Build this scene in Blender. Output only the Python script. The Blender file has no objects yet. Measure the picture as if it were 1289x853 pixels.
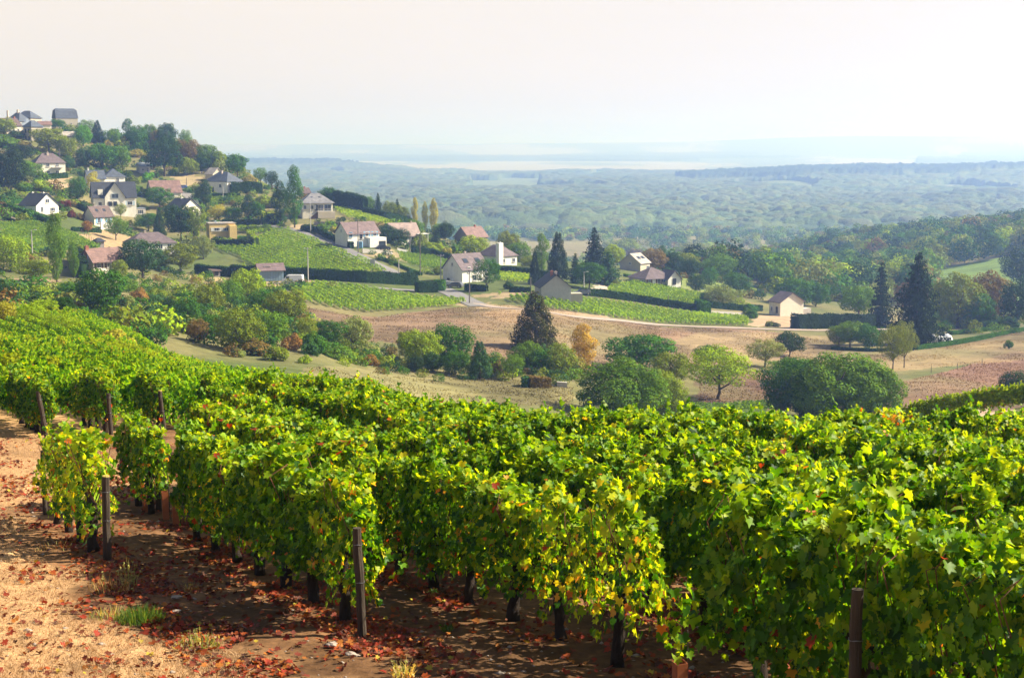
import bpy, math, random
import numpy as np
from mathutils import Vector, Matrix
PI = math.pi
rng = np.random.default_rng(7)
random.seed(7)
scene = bpy.context.scene
COL = scene.collection
# ------------------------------------------------------------------ camera, light, exposure
F = 1790.0                                   # focal length in pixels of the 1289 px wide photograph
TH = math.atan(236.5 / F)                    # downward tilt: the horizon is above the middle of the frame
cam = bpy.data.cameras.new('camera'); camo = bpy.data.objects.new('camera', cam); COL.objects.link(camo)
cam.sensor_width = 36; cam.lens = 36 * F / 1289; cam.clip_start = .3; cam.clip_end = 120000
camo.rotation_euler = (PI / 2 - TH, 0, 0); scene.camera = camo
SUN_AZ, SUN_EL = math.radians(82), math.radians(39)
SKY_STRENGTH, SUN_STRENGTH, EXPOSURE = .042, 5.0, 1.26
HAZE_DENSITY = .00036
HAZE_COLOR = (.27, .42, .88)
w = bpy.data.worlds.new('World'); scene.world = w; w.use_nodes = True
nt = w.node_tree; nt.nodes.clear()
sky = nt.nodes.new('ShaderNodeTexSky'); sky.sky_type = 'NISHITA'; sky.sun_disc = False
sky.sun_elevation = SUN_EL; sky.sun_rotation = SUN_AZ; sky.altitude = 200; sky.air_density = 1.0; sky.dust_density = 3.5; sky.ozone_density = 1.0
bg = nt.nodes.new('ShaderNodeBackground'); bg.inputs[1].default_value = SKY_STRENGTH
# thin high cloud veils the whole sky: a warm white sheet mixed over the blue, thickest low down
mixn = nt.nodes.new('ShaderNodeMix'); mixn.data_type = 'RGBA'
tc = nt.nodes.new('ShaderNodeTexCoord'); sep = nt.nodes.new('ShaderNodeSeparateXYZ'); mr = nt.nodes.new('ShaderNodeMapRange')
nt.links.new(tc.outputs['Generated'], sep.inputs[0]); nt.links.new(sep.outputs['Z'], mr.inputs['Value'])
mr.inputs['From Min'].default_value = .115; mr.inputs['From Max'].default_value = .20; mr.inputs['To Min'].default_value = .95; mr.inputs['To Max'].default_value = .06
nz = nt.nodes.new('ShaderNodeTexNoise'); nz.inputs['Scale'].default_value = 3.0; nz.inputs['Detail'].default_value = 5
mp = nt.nodes.new('ShaderNodeMapping'); mp.inputs['Scale'].default_value = (1, 1, 9)
nt.links.new(tc.outputs['Generated'], mp.inputs[0]); nt.links.new(mp.outputs[0], nz.inputs[0])
veil = nt.nodes.new('ShaderNodeMix'); veil.data_type = 'RGBA'
nt.links.new(nz.outputs[0], veil.inputs[0]); veil.inputs[6].default_value = (9.8, 8.9, 7.9, 1); veil.inputs[7].default_value = (10.7, 9.4, 8.0, 1)
nt.links.new(mr.outputs[0], mixn.inputs[0]); nt.links.new(sky.outputs[0], mixn.inputs[6]); nt.links.new(veil.outputs[2], mixn.inputs[7])
nt.links.new(mixn.outputs[2], bg.inputs[0])
wo = nt.nodes.new('ShaderNodeOutputWorld'); nt.links.new(bg.outputs[0], wo.inputs[0])
sl = bpy.data.lights.new('sun', 'SUN'); sl.energy = SUN_STRENGTH; sl.angle = math.radians(.55); sl.color = (1, .92, .78)
so = bpy.data.objects.new('sun', sl); COL.objects.link(so)
sd = Vector((math.sin(SUN_AZ) * math.cos(SUN_EL), math.cos(SUN_AZ) * math.cos(SUN_EL), math.sin(SUN_EL)))
so.rotation_euler = sd.to_track_quat('Z', 'Y').to_euler()
vs = scene.view_settings; vs.view_transform = 'Standard'; vs.look = 'None'; vs.exposure = EXPOSURE; vs.gamma = 1; vs.use_curve_mapping = False
cy = scene.cycles; cy.max_bounces = 5; cy.diffuse_bounces = 1; cy.glossy_bounces = 1; cy.transmission_bounces = 3; cy.volume_bounces = 2
cy.transparent_max_bounces = 4; cy.use_denoising = True; cy.caustics_reflective = False; cy.caustics_refractive = False
cy.sample_clamp_indirect = 4; cy.sample_clamp_direct = 0

# ------------------------------------------------------------------ terrain height
def zv(D, v):                                # height at forward distance D that shows at photo row v
    up = -(v - 426.5) / F
    return D * (-math.sin(TH) + up * math.cos(TH)) / (math.cos(TH) + up * math.sin(TH))
NEAR = [(0, -1.7), (4, -3.1), (8, -4.0), (12, -4.65), (15, -5.05), (20, -5.7), (25, -6.3)]
FAR = [(1500, -88), (2300, -88), (3200, -84), (5000, -80), (7000, -66), (9800, -60), (11000, -20), (12800, 30), (22000, 30), (42000, 20)]
V = zv
COLS = {
 -300: [(34, -7), (60, -9.9), (100, -13), (170, -16), (250, -15), (330, -9), (430, 0), (540, 20), (640, 40), (760, 42), (1000, 0)],
 0: [(34, -7.0), (45, -8.3), (60, -10.0), (100, -13.9), (160, -18.2), (185, V(185, 398)), (250, V(250, 366)), (310, V(310, 343)), (340, V(340, 318)), (380, V(380, 288)), (430, V(430, 270)), (480, V(480, 240)), (540, V(540, 212)), (580, V(580, 180)), (620, V(620, 161)), (660, V(660, 150)), (740, 14), (900, 0), (1200, -50)],
 75: [(34, -7.0), (45, -8.4), (60, -10.1), (100, -14.1), (155, -18.0), (180, V(180, 405)), (240, V(240, 375)), (310, V(310, 346)), (340, V(340, 325)), (380, V(380, 300)), (430, V(430, 274)), (480, V(480, 246)), (540, V(540, 222)), (590, V(590, 190)), (630, V(630, 168)), (670, V(670, 158)), (740, 8), (900, -8), (1200, -55)],
 150: [(34, -7.0), (45, -8.5), (60, -10.3), (100, -14.6), (145, -18.9), (175, V(175, 421)), (210, V(210, 406)), (250, V(250, 385)), (290, V(290, 362)), (330, V(330, 346)), (380, V(380, 320)), (430, V(430, 296)), (480, V(480, 270)), (520, V(520, 243)), (560, V(560, 222)), (620, V(620, 192)), (680, V(680, 177)), (760, 0), (900, -10), (1300, -65)],
 220: [(34, -7.0), (45, -8.7), (60, -10.8), (95, -15.4), (127, -19.5), (165, -24.5), (200, V(200, 417)), (250, V(250, 392)), (320, V(320, 362)), (370, V(370, 342)), (430, V(430, 310)), (480, V(480, 280)), (520, V(520, 250)), (560, V(560, 228)), (620, V(620, 202)), (670, V(670, 188)), (760, -6), (900, -20), (1300, -70)],
 300: [(34, -7.05), (50, -9.5), (75, -13.4), (112, -18.2), (150, -24), (190, V(190, 442)), (240, V(240, 403)), (300, V(300, 372)), (360, V(360, 351)), (390, V(390, 338)), (430, V(430, 311)), (470, V(470, 288)), (520, V(520, 250)), (560, V(560, 230)), (600, V(600, 213)), (650, -14), (800, -40), (1200, -78)],
 380: [(34, -7.1), (50, -9.7), (75, -13.5), (96, -16.6), (130, -22.5), (175, V(175, 463)), (220, V(220, 424)), (270, V(270, 394)), (320, V(320, 368)), (355, V(355, 354)), (385, V(385, 338)), (430, V(430, 308)), (470, V(470, 283)), (510, V(510, 262)), (550, V(550, 248)), (620, -28), (800, -55), (1200, -82)],
 450: [(34, -7.2), (50, -9.8), (70, -13.1), (84, -15.4), (110, -21), (170, V(170, 480)), (205, V(205, 458)), (240, V(240, 428)), (280, V(280, 398)), (340, V(340, 364)), (365, V(365, 353)), (410, V(410, 316)), (450, V(450, 293)), (480, V(480, 277)), (520, V(520, 266)), (570, -30), (800, -60), (1300, -86)],
 550: [(34, -7.7), (50, -10.5), (70, -14.2), (80, -17), (130, -29), (180, V(180, 494)), (210, V(210, 468)), (240, V(240, 432)), (290, V(290, 396)), (330, V(330, 379)), (370, V(370, 358)), (420, V(420, 330)), (460, V(460, 310)), (510, V(510, 296)), (560, -38), (800, -66), (1300, -87)],
 650: [(34, -7.9), (50, -10.8), (70, -14.7), (85, -20), (130, -31), (182, V(182, 502)), (205, V(205, 484)), (230, V(230, 452)), (265, V(265, 416)), (295, V(295, 394)), (320, V(320, 385)), (355, V(355, 366)), (400, V(400, 345)), (440, V(440, 332)), (480, V(480, 324)), (540, -45), (800, -70), (1300, -88)],
 750: [(34, -8.1), (50, -11.3), (70, -15.5), (85, -20.5), (130, -33), (180, V(180, 520)), (205, V(205, 492)), (235, V(235, 462)), (270, V(270, 430)), (310, V(310, 403)), (350, V(350, 383)), (390, V(390, 362)), (430, V(430, 345)), (480, V(480, 332)), (560, -48), (800, -72), (1300, -88)],
 850: [(34, -8.1), (50, -11.3), (70, -15.5), (85, -20.5), (130, -34), (160, -35), (200, V(200, 508)), (230, V(230, 478)), (262, V(262, 452)), (300, V(300, 425)), (340, V(340, 406)), (365, V(365, 393)), (400, V(400, 376)), (440, V(440, 357)), (490, V(490, 342)), (600, -56), (900, -76), (1300, -88)],
 950: [(34, -8.1), (50, -11.3), (72, -15.9), (86, -20.5), (130, -34), (160, -36), (205, V(205, 505)), (235, V(235, 475)), (265, V(265, 452)), (300, V(300, 432)), (340, V(340, 412)), (370, V(370, 402)), (400, V(400, 392)), (450, V(450, 372)), (520, V(520, 352)), (650, -58), (900, -74), (1300, -88)],
 1050: [(34, -8.1), (50, -11.3), (74, -16.3), (90, -21.5), (130, -34), (160, -36), (215, V(215, 492)), (260, V(260, 463)), (300, V(300, 439)), (345, V(345, 416)), (380, V(380, 404)), (420, V(420, 392)), (500, V(500, 374)), (600, V(600, 358)), (720, V(720, 345)), (850, V(850, 326)), (1000, V(1000, 309)), (1150, -84), (1500, -88)],
 1170: [(34, -8.1), (50, -11.1), (62, V(62, 546)), (80, V(80, 533)), (92, -20), (130, -34), (165, -36), (210, V(210, 491)), (250, V(250, 466)), (290, V(290, 443)), (335, V(335, 424)), (380, V(380, 409)), (430, V(430, 397)), (520, V(520, 372)), (600, V(600, 350)), (720, V(720, 327)), (850, V(850, 307)), (980, V(980, 297)), (1150, -80), (1500, -88)],
 1289: [(34, -8.0), (50, -10.7), (60, V(60, 541)), (70, V(70, 525)), (82, V(82, 513)), (92, -17.8), (100, -20), (145, -33), (190, V(190, 507)), (230, V(230, 482)), (270, V(270, 452)), (320, V(320, 426)), (370, V(370, 409)), (430, V(430, 396)), (500, V(500, 374)), (560, V(560, 346)), (620, V(620, 328)), (720, V(720, 308)), (850, V(850, 291)), (950, V(950, 286)), (1120, -62), (1500, -88)],
 1600: [(34, -7.4), (50, -9), (66, -11), (82, -13), (100, -18), (145, -30), (190, -32), (270, -34), (370, -36), (430, -38), (560, -36), (720, -34), (850, -34), (950, -38), (1120, -58), (1500, -88)],
}
def pchip(xs, ys, x):
    xs = np.array(xs, float); ys = np.array(ys, float); h = np.diff(xs); dl = np.diff(ys) / h
    d = np.zeros(len(xs)); d[0] = dl[0]; d[-1] = dl[-1]
    for i in range(1, len(xs) - 1):
        if dl[i-1] * dl[i] > 0:
            w1 = 2*h[i] + h[i-1]; w2 = h[i] + 2*h[i-1]; d[i] = (w1 + w2) / (w1/dl[i-1] + w2/dl[i])
    k = np.clip(np.searchsorted(xs, x) - 1, 0, len(xs) - 2); t = np.clip((x - xs[k]) / h[k], 0, 1)
    return ((1+2*t)*(1-t)**2)*ys[k] + t*(1-t)**2*h[k]*d[k] + t*t*(3-2*t)*ys[k+1] + t*t*(t-1)*h[k]*d[k+1]
LD = np.linspace(math.log(10), math.log(43000), 1400)        # log distance samples of the table
US = sorted(COLS)
tab = []
for u in US:
    pts = NEAR + COLS[u] + FAR
    pts = [p for i, p in enumerate(pts) if i == 0 or p[0] > pts[i-1][0]]
    tab.append(pchip([math.log(p[0] + 10) for p in pts], [p[1] for p in pts], LD))
tab = np.array(tab)
AZ = np.linspace(-.62, .62, 311)
AZC = np.array([(u - 644.5) / F for u in US])
TAB = np.stack([pchip(AZC, tab[:, j], np.clip(AZ, AZC[0], AZC[-1])) for j in range(len(LD))], 1)
def bil(T, a, l):
    a = np.clip((a - AZ[0]) / (AZ[1] - AZ[0]), 0, len(AZ) - 1.001); l = np.clip((l - LD[0]) / (LD[1] - LD[0]), 0, len(LD) - 1.001)
    i = a.astype(int); j = l.astype(int); fa = a - i; fl = l - j
    return (T[i, j]*(1-fa)*(1-fl) + T[i+1, j]*fa*(1-fl) + T[i, j+1]*(1-fa)*fl + T[i+1, j+1]*fa*fl)
def vnoise(x, y, s=1.0, seed=0):             # smooth value noise, -1..1
    x = np.asarray(x, float) / s; y = np.asarray(y, float) / s
    i = np.floor(x).astype(np.int64); j = np.floor(y).astype(np.int64); fx = x - i; fy = y - j
    fx = fx*fx*(3-2*fx); fy = fy*fy*(3-2*fy)
    def hsh(a, b):
        n = (a * 374761393 + b * 668265263 + seed * 1442695041) & 0xffffffff
        n = ((n ^ (n >> 13)) * 1274126177) & 0xffffffff
        return ((n ^ (n >> 16)) & 0xffff) / 32767.5 - 1
    return (hsh(i, j)*(1-fx)*(1-fy) + hsh(i+1, j)*fx*(1-fy) + hsh(i, j+1)*(1-fx)*fy + hsh(i+1, j+1)*fx*fy)
def fbm(x, y, s, seed=0, o=3):
    r = 0; a = 1; t = 0
    for k in range(o): r = r + a * vnoise(x, y, s / 2**k, seed + k); t += a; a *= .5
    return r / t
def H(x, y):
    x = np.asarray(x, float); y = np.asarray(y, float)
    D = np.maximum(y, 0.0)
    a = x / np.maximum(y, 9.0)
    u = 644.5 + F * a; S = lambda e0, e1: np.clip((u - e0) / (e1 - e0), 0, 1)**2 * (3 - 2 * np.clip((u - e0) / (e1 - e0), 0, 1))
    hill = (20 + 6 * vnoise(a * 14, a * 0, 1, 8)) * np.exp(-((D - 3650) / 520)**2) * S(740, 1020) + 24 * np.exp(-((D - 5300) / 700)**2) * S(620, 480) + 16 * np.exp(-((D - 9300) / 900)**2)
    far = np.clip((D - 10200) / 2600, 0, 1)
    hill = hill + far * (vnoise(a * 9, a * 0, 1, 5) * 13 + 22 + S(450, 1250) * 75 + vnoise(a * 31, a * 0, 1, 6) * 4)
    return bil(TAB, a, np.log(D + 10)) + hill
def h1(x, y): return float(H(np.array([x]), np.array([y]))[0])
TS = np.exp(np.linspace(math.log(9), math.log(42000), 6000))
def ray(u, v):
    r = (u - 644.5) / F; up = -(v - 426.5) / F
    return np.array([r, math.cos(TH) + up * math.sin(TH), -math.sin(TH) + up * math.cos(TH)])
def at(u, v, dmin=10, dmax=1150):                       # where the line of sight through a photo pixel meets the ground
    d = ray(u, v); P = TS[:, None] * d / d[1]
    below = P[:, 2] < H(P[:, 0], P[:, 1])
    ok = np.nonzero(below[1:] & ~below[:-1] & (TS[1:] > dmin) & (TS[1:] < dmax))[0]
    if len(ok) == 0:                         # skims over the crest: take the closest approach
        m = TS > max(dmin, 60); g = np.where(m & (TS < 620), (P[:, 2] - H(P[:, 0], P[:, 1])) / TS, 9e9); k = int(np.argmin(g))
    else: k = int(ok[0]) + 1
    x, y = P[k, 0], P[k, 1]
    return Vector((x, y, h1(x, y)))
def mpp(p): return p[1] / F                  # metres per photo pixel at a point

# ------------------------------------------------------------------ building helpers
def tag(o, label=None, cat=None, group=None, kind=None):
    if label: o['label'] = label
    if cat: o['category'] = cat
    if group: o['group'] = group
    if kind: o['kind'] = kind
    return o
def link(name, me, parent=None, loc=None):
    o = bpy.data.objects.new(name, me); COL.objects.link(o)
    if parent is not None: o.parent = parent
    if loc is not None: o.location = loc
    return o
def fastmesh(name, Vt, Fc, mats, col=None, smooth=False, mi=None):
    """Vt (N,3); Fc (M,k) one polygon size; col (N,3) point colours"""
    me = bpy.data.meshes.new(name); Vt = np.asarray(Vt, np.float32); Fc = np.asarray(Fc, np.int32); M, k = Fc.shape
    me.vertices.add(len(Vt)); me.vertices.foreach_set('co', Vt.ravel())
    me.loops.add(M * k); me.loops.foreach_set('vertex_index', Fc.ravel())
    me.polygons.add(M); me.polygons.foreach_set('loop_start', np.arange(0, M * k, k, dtype=np.int32)); me.polygons.foreach_set('loop_total', np.full(M, k, np.int32))
    for m in (mats if isinstance(mats, (list, tuple)) else [mats]): me.materials.append(m)
    if mi is not None: me.polygons.foreach_set('material_index', np.asarray(mi, np.int32))
    if smooth: me.polygons.foreach_set('use_smooth', np.ones(M, bool))
    me.update(calc_edges=True)
    if col is not None:
        a = me.color_attributes.new('col', 'FLOAT_COLOR', 'POINT'); c = np.ones((len(Vt), 4), np.float32); c[:, :3] = col
        a.data.foreach_set('color', c.ravel())
    return me
class MB:
    def __init__(s): s.v = []; s.f = []
    def poly(s, pts):
        n = len(s.v); s.v += [tuple(p) for p in pts]; s.f.append(tuple(range(n, n + len(pts))))
    def box(s, c, d, M=None):
        n = len(s.v)
        for q in ((-1,-1,-1),(1,-1,-1),(1,1,-1),(-1,1,-1),(-1,-1,1),(1,-1,1),(1,1,1),(-1,1,1)):
            p = Vector((c[0]+q[0]*d[0]/2, c[1]+q[1]*d[1]/2, c[2]+q[2]*d[2]/2))
            s.v.append(tuple(M @ p if M else p))
        for q in ((0,3,2,1),(4,5,6,7),(0,1,5,4),(1,2,6,5),(2,3,7,6),(3,0,4,7)): s.f.append(tuple(n + i for i in q))
        return s
    def solid(s, vs_, fs_):
        n = len(s.v); s.v += [tuple(p) for p in vs_]; s.f += [tuple(n + i for i in q) for q in fs_]; return s
    def tube(s, pts, rad, k=8):
        pts = [Vector(p) for p in pts]; rad = rad if isinstance(rad, (list, tuple)) else [rad] * len(pts); n = len(s.v)
        for i, p in enumerate(pts):
            t = (pts[min(i+1, len(pts)-1)] - pts[max(i-1, 0)]).normalized()
            a = t.orthogonal().normalized() if abs(t.z) < .9 else (Vector((1,0,0)) - t * t.x).normalized(); b = t.cross(a)
            for j in range(k):
                an = 2*PI*j/k; s.v.append(tuple(p + (a*math.cos(an) + b*math.sin(an)) * rad[i]))
        for i in range(len(pts) - 1):
            for j in range(k): s.f.append((n+i*k+j, n+i*k+(j+1) % k, n+(i+1)*k+(j+1) % k, n+(i+1)*k+j))
        s.f.append(tuple(n+j for j in range(k))[::-1]); s.f.append(tuple(n+(len(pts)-1)*k+j for j in range(k)))
        return s
    def mesh(s, name, mat, smooth=False):
        me = bpy.data.meshes.new(name); me.from_pydata(s.v, [], s.f)
        me.materials.append(mat)
        if smooth: me.polygons.foreach_set('use_smooth', np.ones(len(me.polygons), bool))
        me.update(); return me
    def build(s, name, mat, parent=None, loc=None, smooth=False): return link(name, s.mesh(name, mat, smooth), parent, loc)
# ------------------------------------------------------------------ materials
def nodemat(name):
    m = bpy.data.materials.new(name); m.use_nodes = True; n = m.node_tree; b = n.nodes['Principled BSDF']; return m, n, b
def N(n, t, **kw):
    x = n.nodes.new(t)
    for k, v in kw.items(): setattr(x, k, v)
    return x
def mat_plain(name, c, rough=.8, var=.25, scale=2.0, bump=.3, spec=.25, metal=0, stretch=(1, 1, 1)):
    m, n, b = nodemat(name); L = n.links.new
    t = N(n, 'ShaderNodeTexCoord'); mpg = N(n, 'ShaderNodeMapping'); mpg.inputs['Scale'].default_value = stretch; L(t.outputs['Object'], mpg.inputs[0])
    no = N(n, 'ShaderNodeTexNoise'); no.inputs['Scale'].default_value = scale; no.inputs['Detail'].default_value = 8; no.inputs['Roughness'].default_value = .65
    L(mpg.outputs[0], no.inputs[0]); r = N(n, 'ShaderNodeMapRange'); L(no.outputs[0], r.inputs[0])
    r.inputs[1].default_value = .3; r.inputs[2].default_value = .7; r.inputs[3].default_value = 1 - var; r.inputs[4].default_value = 1 + var
    mu = N(n, 'ShaderNodeVectorMath', operation='SCALE'); mu.inputs[0].default_value = c[:3]; L(r.outputs[0], mu.inputs['Scale']); L(mu.outputs[0], b.inputs['Base Color'])
    b.inputs['Roughness'].default_value = rough; b.inputs['Specular IOR Level'].default_value = spec; b.inputs['Metallic'].default_value = metal
    bp = N(n, 'ShaderNodeBump'); bp.inputs['Strength'].default_value = bump; bp.inputs['Distance'].default_value = .05; L(no.outputs[0], bp.inputs['Height']); L(bp.outputs[0], b.inputs['Normal'])
    return m
def mat_tiles(name, c, rough=.75, course=.35):       # roof coverings: thin courses and patchy weathering
    m, n, b = nodemat(name); L = n.links.new
    t = N(n, 'ShaderNodeTexCoord'); br = N(n, 'ShaderNodeTexBrick'); br.inputs['Scale'].default_value = 1
    br.inputs['Brick Width'].default_value = .3; br.inputs['Row Height'].default_value = course; br.inputs['Mortar Size'].default_value = .03
    for i, k in ((1, 1.0), (2, .72), (3, .5)): br.inputs[i].default_value = (c[0]*k, c[1]*k, c[2]*k, 1)
    mp_ = N(n, 'ShaderNodeMapping'); mp_.inputs['Rotation'].default_value = (PI/2, 0, 0); L(t.outputs['Object'], mp_.inputs[0])
    sx = N(n, 'ShaderNodeSeparateXYZ'); cx = N(n, 'ShaderNodeCombineXYZ'); ad = N(n, 'ShaderNodeMath', operation='ADD')
    L(t.outputs['Object'], sx.inputs[0]); L(sx.outputs['X'], ad.inputs[0]); L(sx.outputs['Y'], ad.inputs[1]); L(ad.outputs[0], cx.inputs[0]); L(sx.outputs['Z'], cx.inputs[1])
    L(cx.outputs[0], br.inputs[0])
    no = N(n, 'ShaderNodeTexNoise'); no.inputs['Scale'].default_value = .8; no.inputs['Detail'].default_value = 7; L(t.outputs['Object'], no.inputs[0])
    r = N(n, 'ShaderNodeMapRange'); L(no.outputs[0], r.inputs[0]); r.inputs[1].default_value = .3; r.inputs[2].default_value = .7; r.inputs[3].default_value = .75; r.inputs[4].default_value = 1.3
    mu = N(n, 'ShaderNodeVectorMath', operation='SCALE'); L(br.outputs[0], mu.inputs[0]); L(r.outputs[0], mu.inputs['Scale']); L(mu.outputs[0], b.inputs['Base Color'])
    b.inputs['Roughness'].default_value = rough
    bp = N(n, 'ShaderNodeBump'); bp.inputs['Strength'].default_value = .6; bp.inputs['Distance'].default_value = .06; L(br.outputs['Fac'], bp.inputs['Height']); L(bp.outputs[0], b.inputs['Normal'])
    return m
def mat_leaf(name, trans=.3, rough=.55, objcol=True, boost=1.8, spec=.35, TY=1.35):
    """leaf surface: its colour is the point attribute times the object's colour; light passes through it"""
    m, n, b = nodemat(name); L = n.links.new
    a = N(n, 'ShaderNodeAttribute', attribute_name='col'); src = a.outputs['Color']
    if objcol:
        oi = N(n, 'ShaderNodeObjectInfo'); mu = N(n, 'ShaderNodeVectorMath', operation='MULTIPLY'); L(src, mu.inputs[0]); L(oi.outputs['Color'], mu.inputs[1]); src = mu.outputs[0]
    L(src, b.inputs['Base Color']); b.inputs['Roughness'].default_value = rough; b.inputs['Specular IOR Level'].default_value = spec
    tr = N(n, 'ShaderNodeBsdfTranslucent'); sc = N(n, 'ShaderNodeVectorMath', operation='MULTIPLY'); L(src, sc.inputs[0]); sc.inputs[1].default_value = (boost * TY, boost, boost * .3); L(sc.outputs[0], tr.inputs[0])
    mx = N(n, 'ShaderNodeMixShader'); mx.inputs[0].default_value = trans; L(b.outputs[0], mx.inputs[1]); L(tr.outputs[0], mx.inputs[2])
    L(mx.outputs[0], n.nodes['Material Output'].inputs[0]); return m
M_LEAF = mat_leaf('foliage', .14, .8, spec=.06)
M_VINE = mat_leaf('vine_leaf', .36, .5, objcol=False, boost=3.2, spec=.2, TY=1.27)
M_VINEFAR = mat_leaf('vine_leaf_far', .45, .65, objcol=False, boost=2.4, spec=.07, TY=1.15)
M_DEAD = mat_leaf('dead_leaf', .15, .7, objcol=False, boost=1.2, spec=.2)
M_BARK = mat_plain('bark', (.10, .075, .055), .9, .4, 6, .8)
M_VBARK = mat_plain('vine_bark', (.035, .024, .017), .95, .5, 30, 1, stretch=(1, 1, .3))
M_POST = mat_plain('weathered_post_wood', (.06, .045, .032), .9, .45, 22, .9, stretch=(1, 1, .12))
M_GUARD = mat_plain('terracotta_plastic', (.38, .12, .05), .6, .15, 6, .1)
M_WIRE = mat_plain('wire', (.25, .25, .25), .4, .1, 3, 0, metal=.8)
M_STONE = mat_plain('stone', (.33, .27, .22), .9, .3, 12, .5)
# ------------------------------------------------------------------ leaf and crown generators (numpy)
def frames(nrm, r=rng):
    nrm = nrm / np.linalg.norm(nrm, axis=1, keepdims=True)
    a = r.normal(size=nrm.shape); a -= (a * nrm).sum(1, keepdims=True) * nrm; a /= np.linalg.norm(a, axis=1, keepdims=True)
    return a, np.cross(nrm, a), nrm
def cards(P, nrm, size, col, shape='quad', r=rng, tip=None):
    """one leaf polygon per point. shape quad: 4 corners; vine: lobed leaf folded along its rib"""
    n = len(P); a, b, c = frames(nrm, r)
    if tip is not None:                      # leaf tips hang roughly along 'tip'
        b = tip - (tip * c).sum(1, keepdims=True) * c; b /= np.linalg.norm(b, axis=1, keepdims=True) + 1e-9; a = np.cross(b, c)
    if shape == 'quad':
        T = np.array([(-.5, -.32, 0), (.12, -.5, .06), (.5, .3, 0), (-.15, .5, -.06)]); Fq = np.array([[0, 1, 2, 3]])
    elif shape == 'lite':
        T = np.array([(0, -.45, 0), (.5, -.1, .1), (.28, .38, .06), (0, .5, -.05), (-.28, .38, .06), (-.5, -.1, .1)]); Fq = np.array([[0, 1, 2, 3], [0, 3, 4, 5]])
    else:
        T = np.array([(0, -.28, 0), (.22, -.48, .07), (.5, -.2, .16), (.34, -.02, .1), (.5, .22, .13), (.2, .22, .05), (0, .55, -.06),
                      (-.2, .22, .05), (-.5, .22, .13), (-.34, -.02, .1), (-.5, -.2, .16), (-.22, -.48, .07), (0, .1, -.03)])
        Fq = np.array([[0, 1, 2, 3], [0, 3, 4, 12], [12, 4, 5, 6], [12, 6, 7, 8], [0, 12, 8, 9], [0, 9, 10, 11]])
    k = len(T); size = np.broadcast_to(np.asarray(size, float), (n,))[:, None, None]
    W = (a[:, None, :]*T[None, :, :1] + b[:, None, :]*T[None, :, 1:2] + c[:, None, :]*T[None, :, 2:3]) * size + P[:, None, :]
    Fc = (Fq[None] + (np.arange(n) * k)[:, None, None]).reshape(-1, 4)
    return W.reshape(-1, 3), Fc, np.repeat(col, k, 0)
def merge(parts):
    Vs, Fs, Cs = [], [], []; o = 0
    for v, f, c in parts: Vs.append(v); Fs.append(f + o); Cs.append(c); o += len(v)
    return np.concatenate(Vs), np.concatenate(Fs), np.concatenate(Cs)
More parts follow.
